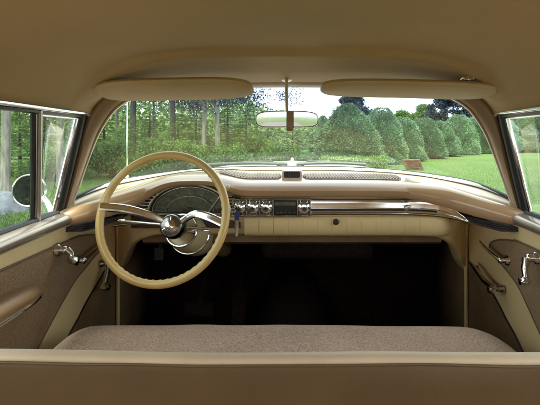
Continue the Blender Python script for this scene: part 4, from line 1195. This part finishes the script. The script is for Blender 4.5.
# blades of grass where the lawn is near enough to show them
mb = MB(); r = random.Random(9)
def blades(px0, px1, d0, d1, n, sz):
    for _ in range(n):
        d = d0 * (d1 / d0) ** r.random(); px = r.uniform(px0, px1); x = (px - VX) * d / F
        p = Vector((x, d, 0)); a = r.uniform(0, 6.28); h = sz * r.uniform(.5, 1.3); w_ = h * .11
        tip = p + Vector((r.uniform(-.5, .5) * h, r.uniform(-.5, .5) * h, h)); k = len(mb.v); u = Vector((math.cos(a) * w_, math.sin(a) * w_, 0))
        mb.v += [tuple(p - u), tuple(p + u), tuple(tip)]; mb.f.append([k, k + 1, k + 2]); mb.m.append(0)
blades(395, 620, 7.5, 26, 80000, .026); blades(60, 160, 7, 14, 18000, .035); blades(-60, 75, 4.5, 12, 26000, .04)
tag(mb.build('grass_blades', M['blade'], None, smooth=0, lift=0), 'short mown grass blades of the lawn', 'grass', kind='stuff')
# boulder
bm = bmesh.new(); bmesh.ops.create_icosphere(bm, subdivisions=4, radius=1)
for v in bm.verts:
    k = 1 + .22 * noise.noise(v.co * 1.3) + .08 * noise.noise(v.co * 4) + .03 * noise.noise(v.co * 11)
    v.co *= k; v.co.x *= .46; v.co.y *= .40; v.co.z = max(-.1, v.co.z * .29)
me = bpy.data.meshes.new('boulder'); bm.to_mesh(me); bm.free(); me.materials.append(M['rock'])
for p_ in me.polygons: p_.use_smooth = True
o = bpy.data.objects.new('boulder', me); COL.objects.link(o); o.location = ground_at(1, 6.8) + Vector((0, 0, .05))
tag(o, 'grey granite boulder on the grass at the left frame edge', 'boulder')

# ================================================================== light, sky, camera
w = bpy.data.worlds.new('World'); SC.world = w; w.use_nodes = True
nt = w.node_tree; bg = nt.nodes['Background']
sky = nt.nodes.new('ShaderNodeTexSky'); sky.sky_type = 'NISHITA'; sky.sun_disc = False
SUN_EL, SUN_AZ = 60, 192           # azimuth clockwise from +y (straight ahead)
sky.sun_elevation = R(SUN_EL); sky.sun_rotation = R(SUN_AZ)
sky.air_density = 1.0; sky.dust_density = 7.0; sky.ozone_density = .3
tcw = nt.nodes.new('ShaderNodeTexCoord'); nz = nt.nodes.new('ShaderNodeTexNoise'); nz.inputs['Scale'].default_value = 2.2; nz.inputs['Detail'].default_value = 7
nt.links.new(tcw.outputs['Generated'], nz.inputs['Vector'])
cr = nt.nodes.new('ShaderNodeValToRGB'); cr.color_ramp.elements[0].position = .3; cr.color_ramp.elements[1].position = .62
cr.color_ramp.elements[0].color = (.80, .80, .80, 1); cr.color_ramp.elements[1].color = (.97, .97, .97, 1)      # how much thin white cloud covers the blue
nt.links.new(nz.outputs['Fac'], cr.inputs['Fac'])
mxw = nt.nodes.new('ShaderNodeMix'); mxw.data_type = 'RGBA'
nt.links.new(cr.outputs['Color'], mxw.inputs['Factor']); nt.links.new(sky.outputs[0], mxw.inputs['A']); mxw.inputs['B'].default_value = (2.75, 2.75, 2.85, 1)
nt.links.new(mxw.outputs['Result'], bg.inputs['Color']); bg.inputs['Strength'].default_value = .15
sl = bpy.data.lights.new('sun', 'SUN'); sl.energy = 1.5; sl.angle = R(10); sl.color = (1, .95, .86)
so = bpy.data.objects.new('sun', sl); COL.objects.link(so)
dv = Vector((math.sin(R(SUN_AZ)) * math.cos(R(SUN_EL)), math.cos(R(SUN_AZ)) * math.cos(R(SUN_EL)), math.sin(R(SUN_EL))))
so.rotation_euler = (-dv).to_track_quat('-Z', 'Y').to_euler(); so.location = (0, 0, 30)

cam = bpy.data.cameras.new('camera'); co = bpy.data.objects.new('camera', cam); COL.objects.link(co)
co.location = (0, 0, EYE); co.rotation_euler = (R(90), 0, 0)
cam.sensor_fit = 'HORIZONTAL'; cam.sensor_width = 36; cam.lens = 36 * F / 540
cam.shift_x = (270 - VX) / 540; cam.shift_y = (VY - 202.5) / 540
cam.clip_start = .02; cam.clip_end = 2000
SC.camera = co
SC.view_settings.view_transform = 'Standard'; SC.view_settings.look = 'None'; SC.view_settings.gamma = 1; SC.view_settings.use_curve_mapping = False
SC.view_settings.exposure = 3.15
SC.cycles.max_bounces = 14; SC.cycles.diffuse_bounces = 6; SC.cycles.glossy_bounces = 5; SC.cycles.transparent_max_bounces = 24; SC.cycles.transmission_bounces = 6
SC.cycles.use_denoising = True
SC.cycles.sample_clamp_indirect = 6
